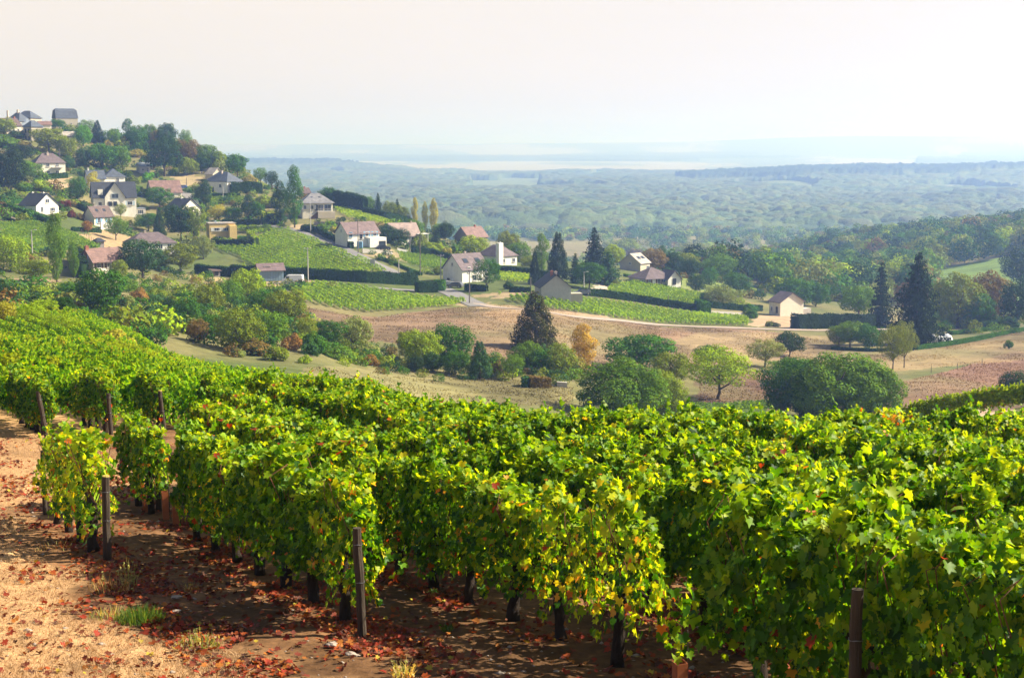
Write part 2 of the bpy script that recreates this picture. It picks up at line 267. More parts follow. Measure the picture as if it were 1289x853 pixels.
# ------------------------------------------------------------------ zones on the ground (photo outlines thrown onto the terrain)
def inpoly(x, y, P):
    r = np.zeros(x.shape, bool); n = len(P)
    for i in range(n):
        x0, y0 = P[i]; x1, y1 = P[(i+1) % n]
        if y0 == y1: continue
        c = ((y0 > y) != (y1 > y)) & (x < (x1 - x0) * (y - y0) / (y1 - y0) + x0); r ^= c
    return r
def wpoly(px, dmin): return [tuple(at(u, v, dmin)[:2]) for u, v in px]
ROWD = np.array([-.44, .898]); ROWN = np.array([.898, .44]); SP = 1.63; N0 = 3.33
BU = [-200, 0, 150, 220, 300, 380, 450, 550, 650, 850, 1050, 1170, 1289, 1500]
BD = [165, 158, 143, 126, 111, 95, 83, 77, 70, 70, 68, 54, 50, 48]
def far_edge(x, y): return np.interp(644.5 + F * x / y, BU, BD)
FIELDS = [
 ('dry', [(380, 462), (480, 460), (600, 470), (722, 487), (722, 512), (640, 512), (500, 505), (440, 482), (380, 468)], 100, (.205, .175, .075), .85),
 ('dry', [(150, 398), (215, 392), (220, 415), (160, 412)], 170, (.36, .29, .15), .8),
 ('brown', [(372, 384), (470, 400), (590, 386), (640, 382), (760, 400), (900, 414), (1000, 419), (1045, 440), (1000, 452), (860, 470), (700, 470), (600, 452), (480, 430), (395, 418)], 200, (.195, .12, .082), .78),
 ('tan', [(640, 386), (760, 404), (860, 420), (860, 430), (700, 425), (600, 398)], 200, (.27, .17, .095), .5),
 ('redb', [(880, 470), (1010, 468), (1130, 480), (1280, 440), (1340, 440), (1340, 520), (1130, 520), (880, 505)], 120, (.165, .088, .062), .85),
 ('tan', [(880, 418), (1050, 424), (1060, 436), (1060, 462), (1000, 462), (860, 458), (850, 430)], 200, (.235, .175, .09), .75),
 ('tan', [(1056, 452), (1200, 432), (1300, 414), (1340, 414), (1340, 445), (1200, 462), (1100, 470)], 200, (.235, .165, .085), .75),
 ('green', [(868, 507), (975, 505), (975, 523), (868, 523)], 120, (.10, .16, .03), .9),
 ('green', [(1160, 366), (1215, 345), (1290, 326), (1340, 318), (1340, 360), (1260, 372), (1180, 385)], 380, (.17, .24, .045), .9),
 ('green', [(838, 342), (885, 345), (960, 362), (960, 372), (900, 372), (850, 358)], 380, (.17, .22, .05), .8),
 ('bank', [(540, 372), (600, 378), (680, 390), (760, 398), (760, 404), (660, 392), (560, 384)], 240, (.40, .29, .18), .6),
 ('bare', [(98, 295), (125, 288), (165, 300), (160, 318), (130, 318)], 250, (.42, .28, .16), .7),
 ('bare', [(0, 350), (70, 350), (75, 372), (0, 372)], 220, (.36, .24, .15), .6),
 ('bare', [(64, 225), (88, 222), (90, 240), (64, 242)], 380, (.42, .30, .18), .8),
 ('bare', [(160, 183), (192, 180), (190, 200), (165, 200)], 480, (.42, .32, .18), .8),
 ('bare', [(212, 222), (258, 216), (262, 230), (225, 238)], 420, (.40, .30, .17), .7),
 ('bare', [(230, 345), (300, 348), (410, 358), (410, 368), (330, 360), (300, 362), (240, 352)], 280, (.40, .30, .15), .8),
 ('bare', [(352, 284), (375, 284), (405, 300), (390, 300), (362, 292)], 380, (.42, .32, .2), .8),
 ('bare', [(450, 305), (500, 312), (510, 330), (480, 326)], 330, (.40, .30, .18), .7),
 ('bare', [(590, 372), (650, 366), (700, 372), (640, 374)], 300, (.38, .27, .17), .7),
 ('bare', [(946, 398), (1005, 396), (1060, 402), (1060, 414), (946, 412)], 330, (.44, .31, .2), .8),
 ('bare', [(1170, 515), (1250, 508), (1283, 518), (1283, 530), (1170, 532)], 40, (.5, .36, .24), 1),
 ('bare', [(748, 352), (772, 350), (775, 366), (745, 368)], 330, (.5, .42, .36), .8),
]
def ground_colour(x, y):
    n = len(x); c = np.empty((n, 3)); q = fbm(x, y, 60, 3, 4); q2 = fbm(x, y, 9, 9, 3)
    g = np.array([.085, .110, .030]); dr = np.array([.23, .185, .085])
    t = np.clip(.5 + q * 1.5 + q2 * .5, 0, 1)[:, None] * .75; c[:] = g * (1 - t) + dr * t
    far = np.clip((y - 1300) / 300, 0, 1)[:, None]
    cell = (vnoise(x + 300 * q, y * .35, 420, 21) > .1)[:, None]
    c = c * (1 - far) + far * np.where(cell, np.array([.30, .28, .13]), np.array([.13, .17, .06]))
    for nm, P, dmin, colr, s in FIELDS_W:
        m = inpoly(x + q2 * .012 * y, y + q2 * .02 * y, P)
        if nm in ('brown', 'tan', 'redb', 'dry'):
            e = np.clip(.5 + fbm(x, y * .5, 14, 5, 4) * 1.6 + .5 * fbm(x * .15, y, 1.6, 8, 2), 0, 1)[:, None]; cc = np.array(colr) * (.62 + .75 * e)
            gg = np.clip(fbm(x, y * .6, 22, 15, 3) * 2.2 - .2, 0, 1)[:, None] * .5; cc = cc * (1 - gg) + np.array([.22, .20, .085]) * gg
        else: cc = np.array(colr) * np.ones((n, 1))
        c = np.where(m[:, None], c * (1 - s) + cc * s, c)
    jj = (x / y > (1158 - 644.5) / F) & (y > 425) & (y < 655); c = np.where(jj[:, None], np.array([.13, .20, .04]) * (1 + .25 * vnoise(x * .25, y, 2.2, 4))[:, None], c)
    # the vineyard hill we stand on
    vy = (y > 5) & (y < far_edge(x, np.maximum(y, 5)))
    soil = np.array([.155, .080, .036]); dg = np.array([.52, .31, .145])
    s1 = np.clip(.5 + fbm(x, y, .9, 31, 4) * 1.3, 0, 1)[:, None]
    cs = soil * (.65 + .8 * s1)
    r1 = ROWN[0]*x + ROWN[1]*y
    # dry grass headland in front of the row ends and at the track
    edge = np.interp(x, [-9, -5.6, -4.2, -2.6, -1.5, 0.2, 2.5], [23, 18.1, 15.6, 13.4, 12.6, 11.2, 9.5])
    hd = np.clip((edge - .5 - y) * .9 + fbm(x, y, 1.2, 12, 3) * 1.5 + .1, 0, 1)[:, None]
    tr = np.clip(1.6 - np.abs(y - np.interp(x, [-14, -8, -5, 0], [26, 28.5, 31.5, 36])) / 2.6 + fbm(x, y, 1.5, 17, 3), 0, 1)[:, None] * (x < -4.5)[:, None]
    lf = np.clip((-7.1 - .15 * (y - 19) - x) * .8 + fbm(x, y, 1.5, 18, 3), 0, 1)[:, None] * (y > 16)[:, None]
    hd = np.maximum(np.maximum(hd, tr * .8), lf * .75)
    cs = cs * (1 - hd) + dg * (.8 + .3 * s1) * hd
    gr = np.clip((y - 45) / 20, 0, 1)[:, None] * .5; cs = cs * (1 - gr) + np.array([.10, .12, .035]) * gr
    return np.where(vy[:, None], cs, c)
FIELDS_W = [(nm, wpoly(P, dm), dm, c, s) for nm, P, dm, c, s in FIELDS]
def ground_mat():
    m, n, b = nodemat('ground_surface'); L = n.links.new
    a = N(n, 'ShaderNodeAttribute', attribute_name='col'); g = N(n, 'ShaderNodeNewGeometry')
    n1 = N(n, 'ShaderNodeTexNoise'); n1.inputs['Scale'].default_value = 9; n1.inputs['Detail'].default_value = 9; n1.inputs['Roughness'].default_value = .7
    n2 = N(n, 'ShaderNodeTexNoise'); n2.inputs['Scale'].default_value = .35; n2.inputs['Detail'].default_value = 9; n2.inputs['Roughness'].default_value = .75
    L(g.outputs['Position'], n1.inputs[0]); L(g.outputs['Position'], n2.inputs[0])
    r1 = N(n, 'ShaderNodeMapRange'); L(n1.outputs[0], r1.inputs[0]); r1.inputs[1].default_value = .3; r1.inputs[2].default_value = .7; r1.inputs[3].default_value = .62; r1.inputs[4].default_value = 1.35
    r2 = N(n, 'ShaderNodeMapRange'); L(n2.outputs[0], r2.inputs[0]); r2.inputs[1].default_value = .3; r2.inputs[2].default_value = .7; r2.inputs[3].default_value = .66; r2.inputs[4].default_value = 1.34
    mm = N(n, 'ShaderNodeMath', operation='MULTIPLY'); L(r1.outputs[0], mm.inputs[0]); L(r2.outputs[0], mm.inputs[1])
    s = N(n, 'ShaderNodeVectorMath', operation='SCALE'); L(a.outputs['Color'], s.inputs[0]); L(mm.outputs[0], s.inputs['Scale']); L(s.outputs[0], b.inputs['Base Color'])
    b.inputs['Roughness'].default_value = .95; b.inputs['Specular IOR Level'].default_value = .1
    bp = N(n, 'ShaderNodeBump'); bp.inputs['Strength'].default_value = .7; bp.inputs['Distance'].default_value = .04; L(n1.outputs[0], bp.inputs['Height']); L(bp.outputs[0], b.inputs['Normal'])
    return m
def relief(x, y):
    k = np.clip((48 - y) / 10, 0, 1)
    d = k * (fbm(x, y, .8, 40, 3) * .045 + fbm(x, y, .17, 44, 3) * .022)
    k2 = np.clip((y - 60) / 60, 0, 1) * np.clip((1400 - y) / 300, 0, 1)
    return d + k2 * fbm(x, y, 25, 50, 3) * .35 - .03
def ground():
    kk = np.tan(np.linspace(math.atan(-.62), math.atan(.62), 820))
    Dr = np.concatenate([np.arange(3, 10.5, .5), np.arange(10.5, 27, .045), np.arange(27, 46, .11), np.exp(np.arange(math.log(46), math.log(1500), .0075)), np.exp(np.linspace(math.log(1500), math.log(42000), 130))])
    K, D = np.meshgrid(kk, Dr); x = K * D; near = D < 10; x = np.where(near, K * 10, x); y = D
    X = x.ravel(); Y = y.ravel(); Z = H(X, Y) + relief(X, Y)
    nr, nc = K.shape; i = np.arange(nr * nc).reshape(nr, nc)
    Fc = np.stack([i[:-1, :-1], i[:-1, 1:], i[1:, 1:], i[1:, :-1]], -1).reshape(-1, 4)
    me = fastmesh('ground', np.stack([X, Y, Z], 1), Fc, ground_mat(), ground_colour(X, Y), smooth=True)
    tag(link('ground', me), kind='structure')
ground()

# ------------------------------------------------------------------ vines
GREENS = np.array([(.030, .100, .003), (.055, .15, .003), (.095, .20, .004), (.16, .25, .005), (.014, .055, .003)])
YELS = np.array([(.30, .36, .010), (.44, .38, .015), (.20, .31, .008)])
REDS = np.array([(.45, .13, .015), (.28, .04, .012), (.5, .25, .03)])
def leafcols(n, z, yel, red, r=rng):
    c = GREENS[r.choice(5, n, p=[.24, .30, .22, .12, .12])].copy()
    yg_ = r.random(n) < np.clip((z - .95) / .4, 0, 1) * .62; c[yg_] = np.array([(.17, .28, .006), (.24, .32, .008), (.12, .24, .005)])[r.choice(3, yg_.sum())]  # upper leaves turn lime: young growth, plus sunlit tops painted into the leaf colour
    q = r.random(n); lo = np.clip((.85 - z) / .5, 0, 1)
    py = yel + lo * .07; pr = red + lo * .045
    m = q < py; c[m] = YELS[r.choice(3, m.sum(), p=[.42, .13, .45])]
    m = (q >= py) & (q < py + pr); c[m] = REDS[r.choice(3, m.sum())]
    return c * r.uniform(.78, 1.22, (n, 1))
def vine_leaves(seed, n, length, size, shape, yel=.04, red=.015, top=1.36, low=.42, thin=1.0):
    r = np.random.default_rng(seed)
    x = r.uniform(-length/2, length/2, n); hz = low + .12*np.sin(x*5 + seed) + .1*np.sin(x*11 + 2*seed)
    tz = top + .07*np.sin(x*7 + seed*1.3) + .05*np.sin(x*17 + seed) - .26*np.abs(x/(length/2))**3
    q = r.random(n)**.85; z = hz + (tz - hz) * q
    hw = (.11 + .115*np.sin(np.clip(q, 0, 1)*PI*.85 + .35) + .05*np.sin(x*9 + z*8 + seed) + .045*np.sin(z*14 + x*4)) * thin * (1.08 - .4*np.abs(x/(length/2))**3)
    side = r.choice([-1, 1], n); dep = np.where(r.random(n) < .75, r.uniform(.8, 1.08, n), r.uniform(0, .8, n)); y = side * hw * dep
    topm = r.random(n) < .2; y[topm] = r.uniform(-1, 1, topm.sum()) * hw[topm] * .8; z[topm] = tz[topm] + r.normal(0, .03, topm.sum())
    nr = np.stack([r.normal(0, .5, n), side * 1.0, np.full(n, .35) + r.normal(0, .35, n)], 1); nr[topm] = np.stack([r.normal(0, .5, topm.sum()), r.normal(0, .5, topm.sum()), np.ones(topm.sum())], 1)
    nr += r.normal(0, .35, nr.shape)
    P = [np.stack([x, y, z], 1)]; NN = [nr]
    for s in range(int(7 * length)):         # shoots that stick out of the top and trail from the sides
        up = r.random() < .62; k = 12; t = np.linspace(0, 1, k); x0 = r.uniform(-length/2, length/2)
        if up: px = x0 + t*r.normal(0, .12); pz = top - .05 + t*r.uniform(.10, .30); py = r.uniform(-.15, .15) + t*r.normal(0, .12)
        else: sd_ = r.choice([-1, 1]); px = x0 + t*r.normal(0, .12); py = sd_*(.26 + .12*np.sin(t*3)) * thin; pz = r.uniform(.6, 1.0) - t*r.uniform(.2, .5)
        P.append(np.stack([px, py + 0*t, pz + 0*t], 1) + r.normal(0, .025, (k, 3))); NN.append(r.normal(0, 1, (k, 3)) + np.array([0, 0, .6]))
    P = np.concatenate(P); NN = np.concatenate(NN); m = len(P)
    tip = np.array([0, 0, -1.0]) + r.normal(0, .45, (m, 3))
    patch = np.sin(P[:, 0]*6 + seed*2.1) * np.sin(P[:, 2]*5 + seed) > .84      # odd canes have turned colour together
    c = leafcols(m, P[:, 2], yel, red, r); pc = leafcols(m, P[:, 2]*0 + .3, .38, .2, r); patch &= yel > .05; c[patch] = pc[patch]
    return cards(P, NN, size * r.uniform(.55, 1.4, m), c, shape, r, tip)
def vine_trunk(seed):
    r = random.Random(seed); m = MB(); x = y = 0; pts = []; rad = []
    lean = r.uniform(-.12, .12)
    for k in range(8):
        t = k / 7; pts.append((lean*t + r.uniform(-.022, .022), r.uniform(-.02, .02), -.06 + .66*t)); rad.append((.062 - .022*t) * r.uniform(.82, 1.2) * (1.25 if k in (0, 6) else 1))
    m.tube(pts, rad, 9)
    for s in (-1, 1):
        p = pts[-1]; q = [p, (p[0]+s*.12, p[1], p[2]+.07), (p[0]+s*.3, p[1]+.02, p[2]+.08), (p[0]+s*.5, p[1], p[2]+.07)]; m.tube(q, [.034, .026, .02, .013], 7)
    return m.mesh('trunk', M_VBARK, True)
def vine_canes(seed):
    r = random.Random(seed + 50); m = MB()
    for k in range(9):
        x = r.uniform(-.5, .5); s = r.choice((-1, 1)); m.tube([(x, 0, .62), (x+r.uniform(-.05, .05), s*.1, .9), (x+r.uniform(-.12, .12), s*r.uniform(.05, .24), 1.25), (x+r.uniform(-.2, .2), s*r.uniform(0, .25), r.uniform(1.3, 1.42))], [.006, .005, .004, .003], 5)
    return m.mesh('cane', M_CANE, True)
M_CANE = mat_plain('cane_bark', (.16, .06, .03), .7, .3, 20, .2)
def vmesh(seed, n, **kw):
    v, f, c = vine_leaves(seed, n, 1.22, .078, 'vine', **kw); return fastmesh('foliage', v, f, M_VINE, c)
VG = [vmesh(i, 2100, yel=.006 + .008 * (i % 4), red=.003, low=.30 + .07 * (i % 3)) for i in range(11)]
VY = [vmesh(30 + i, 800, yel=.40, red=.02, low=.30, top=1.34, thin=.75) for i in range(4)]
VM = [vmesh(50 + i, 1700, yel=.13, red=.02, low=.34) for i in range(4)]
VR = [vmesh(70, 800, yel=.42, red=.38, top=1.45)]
VT = [vine_trunk(i) for i in range(7)]; VC = [vine_canes(i) for i in range(5)]
def rowpt(n, t): p = ROWN * n + ROWD * t; return p[0], p[1]
def row_spans(r):
    n = N0 + SP * r; ty = lambda y: (y - .44 * n) / .898
    if r == 0: sp = [(19.4, 23.8), (34.6, 0)]
    elif r == 1: sp = [(14.5, 26.0), (35.2, 0)]
    elif r == 2: sp = [(7.4, 11.2), (12.5, 28.2), (36.4, 0)]
    elif r == 3: sp = [(7.0, 32.0), (38.2, 0)]
    elif r == 4: sp = [(9.0, 36.0), (39.5, 0)]
    else: sp = [(9.0, 0)]
    return n, [(ty(a), ty(b) if b else None) for a, b in sp]
plants = []; farseg = []
for r in range(0, 66):
    n, spans = row_spans(r)
    for t0, t1 in spans:
        t = t0 + .5
        while True:
            x, y = rowpt(n, t)
            if y > far_edge(np.array([x]), np.array([y]))[0] or (t1 is not None and t > t1 - .3) or t - t0 > 260: break
            if abs(x / y) < .40 + 1.2 / y and y > 7.3 and not (r == 1 and 21.9 < y < 23.2): plants.append((y, x, r, n, t))
            t += 1.12
        # stop
plants.sort()
TRACKGAP = [(np.array([-26., 110.]), 3.0)]
near = plants[:300]; far = plants[300:]
print('plants', len(plants), 'near limit', near[-1][0])
ROWWORD = ['first short row', 'second row from the left', 'third row from the left', 'fourth row from the left', 'fifth row from the left', 'sixth row from the left', 'seventh row from the left', 'eighth row from the left']
RA = math.atan2(ROWD[1], ROWD[0])
for i, (y, x, r, n, t) in enumerate(near):
    rr = random.Random(i * 7 + 1); u = 644.5 + F * x / y
    kind = 'g'
    if r == 0 and y < 30: kind = 'y'
    elif r == 1 and 23 < y < 25: kind = 'm'
    elif r == 2 and 12 < y < 15.2: kind = 'y' if y < 14.0 else 'm'
    elif rr.random() < .2: kind = 'm'
    elif rr.random() < .04: kind = 'y'
    if abs(u - 1125) < 24 and 24.5 < y < 27.0: kind = 'r'
    desc = {'g': 'leafy green grapevine', 'y': 'sparse yellowing grapevine', 'm': 'green and yellow grapevine', 'r': 'grapevine turned orange'}[kind]
    z = h1(x, y)
    root = link('grape_vine', None, None, (x, y, z)); root.rotation_euler = (0, 0, RA + (PI if rr.random() < .5 else 0)); s = rr.uniform(.88, 1.10) * (1.12 - .06 * min(1, max(0, (y - 16) / 14))); root.scale = (1, s * rr.uniform(.9, 1.15), s)
    where = ROWWORD[r] if r < 8 else 'middle rows of the near vineyard on the right'
    if r < 5 and y > 33: where = 'front edge of the block beyond the cross track'
    elif r < 5: where += ', ' + ('near its front end' if y < 16 else 'middle stretch' if y < 23 else 'towards its far end')
    tag(root, desc + ' in the ' + where, 'grapevine', 'grapevines trained along the rows of the near vineyard')
    link('foliage', {'g': VG, 'y': VY, 'm': VM, 'r': VR}[kind][rr.randrange(len({'g': VG, 'y': VY, 'm': VM, 'r': VR}[kind]))], root)
    link('trunk', VT[rr.randrange(7)], root); link('cane', VC[rr.randrange(5)], root)
def far_vines():
    lib = {}
    for L_, args in (('a', (340, .125, 'lite')), ('b', (420, .11, 'quad')), ('c', (300, .125, 'quad'))):
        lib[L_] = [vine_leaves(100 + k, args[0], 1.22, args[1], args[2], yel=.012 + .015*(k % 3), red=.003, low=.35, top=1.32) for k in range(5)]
    P4 = []; ca = math.cos(RA); sa = math.sin(RA)
    for i, (y, x, r, n, t) in enumerate(far):
        L_ = 'a' if y < 60 else 'b' if y < 95 else 'c'; v, f, c = lib[L_][i % 5]; rr = random.Random(i)
        if 102 < y < 116 and abs((x + 28) + .25 * (y - 108)) < 1.6 + 12 * (r % 5 == 0): continue
        z = h1(x, y); fl = 1 if rr.random() < .5 else -1; sz = rr.uniform(.88, 1.12) * (1 - .0018 * max(0, y - 60)); w = np.empty_like(v)
        w[:, 0] = x + (v[:, 0]*ca - v[:, 1]*sa) * fl; w[:, 1] = y + (v[:, 0]*sa + v[:, 1]*ca) * fl; w[:, 2] = z + v[:, 2] * sz
        t = 1.15 + .3 * float(fbm(np.array([x]), np.array([y]), 12, 61, 2)[0]) + .12 * rr.random()
        cc = c * t
        if vnoise(np.array([x]), np.array([y]), 5, 77)[0] > .62: cc = cc * .6 + np.array([.30, .28, .02]) * .4
        P4.append((w, f, cc))
    r = np.random.default_rng(9)
    for D0 in (80, 82):              # rows beyond the bare patch, near the right edge
        for u0 in np.arange(1100 + (D0 - 76) * 4, 1420, 12):
            uu = u0 + r.uniform(-3, 3); DD = D0 + .010 * (1200 - uu) * .6; x = (uu - 644.5) / F * DD; v, f, c = lib['b'][r.integers(5)]; z = h1(x, DD); w = v.copy(); w[:, 0] = x + v[:, 0]; w[:, 1] = DD + v[:, 1]; w[:, 2] = z + v[:, 2] * .92; P4.append((w, f, c * .8 + np.array([.22, .24, .01]) * .35))
    for tagk, sel in (('a', 'vine'),):
        Q = [p for p in P4 if p[1].shape[1] == 4]; v, f, c = merge(Q)
        o = link('distant_grape_vines', fastmesh('distant_grape_vines', v, f, M_VINEFAR, c))
        tag(o, 'rows of sunlit green vines stretching to the crest and up the left slope', 'vineyard', kind='stuff')
far_vines()
# posts, wires, vine guards
def post(x, y, h, rad, lean=(0, 0), label='', cap=None, wire=True):
    z = h1(x, y); rr = random.Random(int(x*100)); m = MB(); pts = []; rd = []
    for k in range(7):
        t = k / 6; pts.append((lean[0]*t + rr.uniform(-.006, .006), lean[1]*t + rr.uniform(-.006, .006), -.25 + (h + .25)*t)); rd.append(rad * rr.uniform(.9, 1.08) * (1 if k < 6 else .9))
    m.tube(pts, rd, 10)
    root = link('wooden_post', None, None, (x, y, z)); tag(root, label, 'post', 'wooden trellis posts')
    link('shaft', m.mesh('shaft', M_POST, False), root)
    if cap is not None:
        c_ = MB(); top = pts[-1]; c_.tube([(top[0], top[1], top[2]-.01), (top[0], top[1], top[2]+.015)], [rad*.95, rad*.8], 10); c_.build('top', cap, root)
    if wire:
        wm = MB()
        for zz in (.55, .95): 
            if zz < h: wm.tube([(rad*1.02*math.cos(a)+lean[0]*zz/h, rad*1.02*math.sin(a)+lean[1]*zz/h, zz + .004*math.sin(3*a)) for a in np.linspace(0, 2*PI, 13)], .004, 5)
        wm.build('wire_tie', M_WIRE, root)
    return root
M_LICHEN = mat_plain('sawn_top', (.42, .33, .08), .9, .3, 20, .3)
def pg(u, v): p = at(u, v, 9); return p.x, p.y
x, y = pg(135, 703); post(x, y, 1.16, .058, (.02, 0), 'dark post with a yellow lichened top at the front end of the first short row', M_LICHEN)
x, y = pg(57, 646); post(x, y, 1.1, .045, (0, 0), 'thin dark post at the far left end of the first short row')
x, y = pg(87, 664); post(x, y, 1.25, .04, (0, 0), 'post half hidden in the yellowing vines of the first short row')
x, y = pg(457, 797); post(x, y, 1.12, .048, (-.05, 0), 'grey weathered post at the front end of the second row')
x, y = pg(199, 641); post(x, y, 1.02, .05, (.03, 0), 'squat dark post among the vine guards at the far end of the second row')
post(*rowpt(N0 + SP, (35.0 - .44*(N0+SP))/.898), 1.15, .06, (-.22, .05), 'leaning dark post, leftmost at the edge of the block beyond the track')
post(*rowpt(N0 + 2*SP, (36.1 - .44*(N0+2*SP))/.898), 1.05, .06, (-.04, 0), 'upright post in the middle of the three at the block beyond the track')
post(*rowpt(N0 + 3*SP, (37.9 - .44*(N0+3*SP))/.898), 1.1, .06, (-.1, 0), 'post with a pale top, rightmost of the three beyond the track', M_LICHEN)
d = ray(1077, 800); post(d[0]/d[1]*9.3, 9.3, 1.30, .046, (0, 0), 'brown post in the bottom right foreground in front of green vines')
x, y = rowpt(N0 + 4*SP, (17.3 - .44*(N0+4*SP))/.898); post(x, y, 1.7, .035, (0, 0), 'slim grey post poking out above the middle of the fifth row')
def wires():
    for r in range(0, 5):
        n, sps = row_spans(r); t0, t1 = sps[1] if r == 2 else sps[0]
        for zz, w_ in ((.62, 'lower'), (1.05, 'middle'), (1.4, 'top')):
            m = MB(); pts = []
            for t in np.linspace(t0 - .1, t1, 14): x, y = rowpt(n, t); pts.append((x, y, h1(x, y) + zz))
            m.tube(pts, .0022, 4); tag(m.build('trellis_wire', M_WIRE), '%s trellis wire strung through the vines of the %s' % (w_, ROWWORD[r]), 'wire', 'trellis wires')
wires()
def guard(x, y, label, h=.55, young=True, leaves=60, sd=1):
    z = h1(x, y); root = link('vine_guard', None, None, (x, y, z)); root.rotation_euler = (0.04, -.03, .3); tag(root, label, 'vine guard', 'terracotta coloured plastic vine guards')
    m = MB(); a = .05; t = .004                        # open-topped square sleeve
    for cx, cy, dx, dy in ((a, 0, t, 2*a), (-a, 0, t, 2*a), (0, a, 2*a-2*t, t), (0, -a, 2*a-2*t, t)): m.box((cx, cy, h/2 - .03), (dx, dy, h))
    m.build('sleeve', M_GUARD, root); m = MB(); m.tube([(.07, 0, -.1), (.07, 0, h + .25)], .008, 6); m.build('stake', M_POST, root)
    if young:
        r = np.random.default_rng(sd); zz = h + r.random(leaves) * .62; P = np.stack([.03*np.sin(zz*9) + r.normal(0, .05, leaves), r.normal(0, .05, leaves), zz], 1)
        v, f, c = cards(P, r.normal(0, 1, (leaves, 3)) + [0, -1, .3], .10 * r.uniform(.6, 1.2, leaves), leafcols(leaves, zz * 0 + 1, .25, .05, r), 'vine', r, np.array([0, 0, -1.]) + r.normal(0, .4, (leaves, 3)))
        link('young_foliage', fastmesh('young_foliage', v, f, M_VINE, c), root)
        s = MB(); s.tube([(0, 0, .1), (.02, .01, h+.2), (-.02, 0, h+.6)], [.008, .006, .003], 6); s.build('stem', M_CANE, root)
x, y = pg(184, 642); guard(x, y, 'terracotta guard left of the squat post at the far end of the second row', .42, False)
x, y = pg(209, 651); guard(x, y, 'terracotta guard right of the squat post at the far end of the second row', .48, True, 30, 2)
x, y = pg(222, 660); guard(x, y, 'narrow terracotta guard against the first green vines of the second row', .4, False)
d = ray(856, 850); guard(d[0]/d[1]*11.75, 11.75, 'terracotta guard with a young climbing vine at the bottom edge right of centre', .30, True, 46, 3)
# fallen leaves, stones, dry grass, tufts
def litter():
    r = np.random.default_rng(5); P = []; C = []
    n = 110000; y = 10 + 25 * r.random(n)**1.3; x = y * r.uniform(-.40, .40, n)
    q = (ROWN[0]*x + ROWN[1]*y - N0) / SP; dr = np.abs(q - np.round(q)) * SP
    w_ = np.where((dr < .42) & (q > -.6), 1.3, .16) * np.where(y < 14, .8, 1)
    w_ *= np.clip(.55 + fbm(x, y, .8, 88, 3) * 1.6, .05, 1.6)
    w_ = np.where((y < 19) & (x < -1.5) & (dr > .38), w_ * 2.2, w_)
    k = r.random(n) < w_ * .8; x = x[k]; y = y[k]; n = len(x); z = H(x, y) + relief(x, y) + .012 + r.random(n) * .02
    pal = np.array([(.24, .030, .012), (.30, .06, .012), (.16, .035, .018), (.34, .12, .02), (.09, .035, .02), (.22, .07, .03), (.4, .3, .03)])
    c = pal[r.choice(7, n, p=[.24, .2, .2, .12, .14, .08, .02])] * r.uniform(.7, 1.2, (n, 1))
    v, f, cc = cards(np.stack([x, y, z], 1), np.stack([r.normal(0, .45, n), r.normal(0, .45, n), np.ones(n)], 1), .070 * r.uniform(.5, 1.3, n), c, 'vine', r)
    tag(link('fallen_leaves', fastmesh('fallen_leaves', v, f, M_DEAD, cc)), 'red and brown fallen vine leaves scattered over the soil', 'fallen leaves', kind='stuff')
    # stones
    import itertools
    n = 900; y = 11 + 20 * r.random(n)**1.4; x = y * r.uniform(-.4, .4, n); z = H(x, y) + relief(x, y)
    base = np.array([(1,0,0),(-1,0,0),(0,1,0),(0,-1,0),(0,0,1),(0,0,-1)], float); tri = np.array([(0,2,4),(2,1,4),(1,3,4),(3,0,4),(2,0,5),(1,2,5),(3,1,5),(0,3,5)])
    s = .012 + .03 * r.random(n)**3; V_ = base[None] * r.uniform(.6, 1.4, (n, 6, 3)) * s[:, None, None] * np.array([1.2, 1, .55]) + np.stack([x, y, z + .003], 1)[:, None]
    tag(link('soil_stones', fastmesh('soil_stones', V_.reshape(-1, 3), (tri[None] + (np.arange(n)*6)[:, None, None]).reshape(-1, 3), M_STONE)), 'small pale stones lying in the vineyard soil', 'stones', kind='stuff')
    # short dry grass of the headland
    n = 260000; y = 10.4 + 26 * r.random(n)**1.5; x = y * r.uniform(-.40, .30, n)
    g = ground_colour(x, y)[:, 0]; k = (g > .24 + .1 * r.random(n)); x = x[k]; y = y[k]; n = len(x); z = H(x, y) + relief(x, y)
    a = r.uniform(0, 2*PI, n); hgt = r.uniform(.015, .06, n); dx = np.cos(a); dy = np.sin(a); wd = .004
    ln = r.normal(0, .035, (n, 2))
    V_ = np.empty((n, 3, 3)); V_[:, 0] = np.stack([x - dx*wd, y - dy*wd, z], 1); V_[:, 1] = np.stack([x + dx*wd, y + dy*wd, z], 1); V_[:, 2] = np.stack([x + ln[:, 0], y + ln[:, 1], z + hgt], 1)
    c = np.array([(.46, .29, .15)]) * r.uniform(.6, 1.15, (n, 1))
    tag(link('dry_grass', fastmesh('dry_grass', V_.reshape(-1, 3), np.arange(n*3).reshape(-1, 3), M_DEAD, np.repeat(c, 3, 0))), 'short bleached dry grass on the headland', 'grass', kind='stuff')
litter()
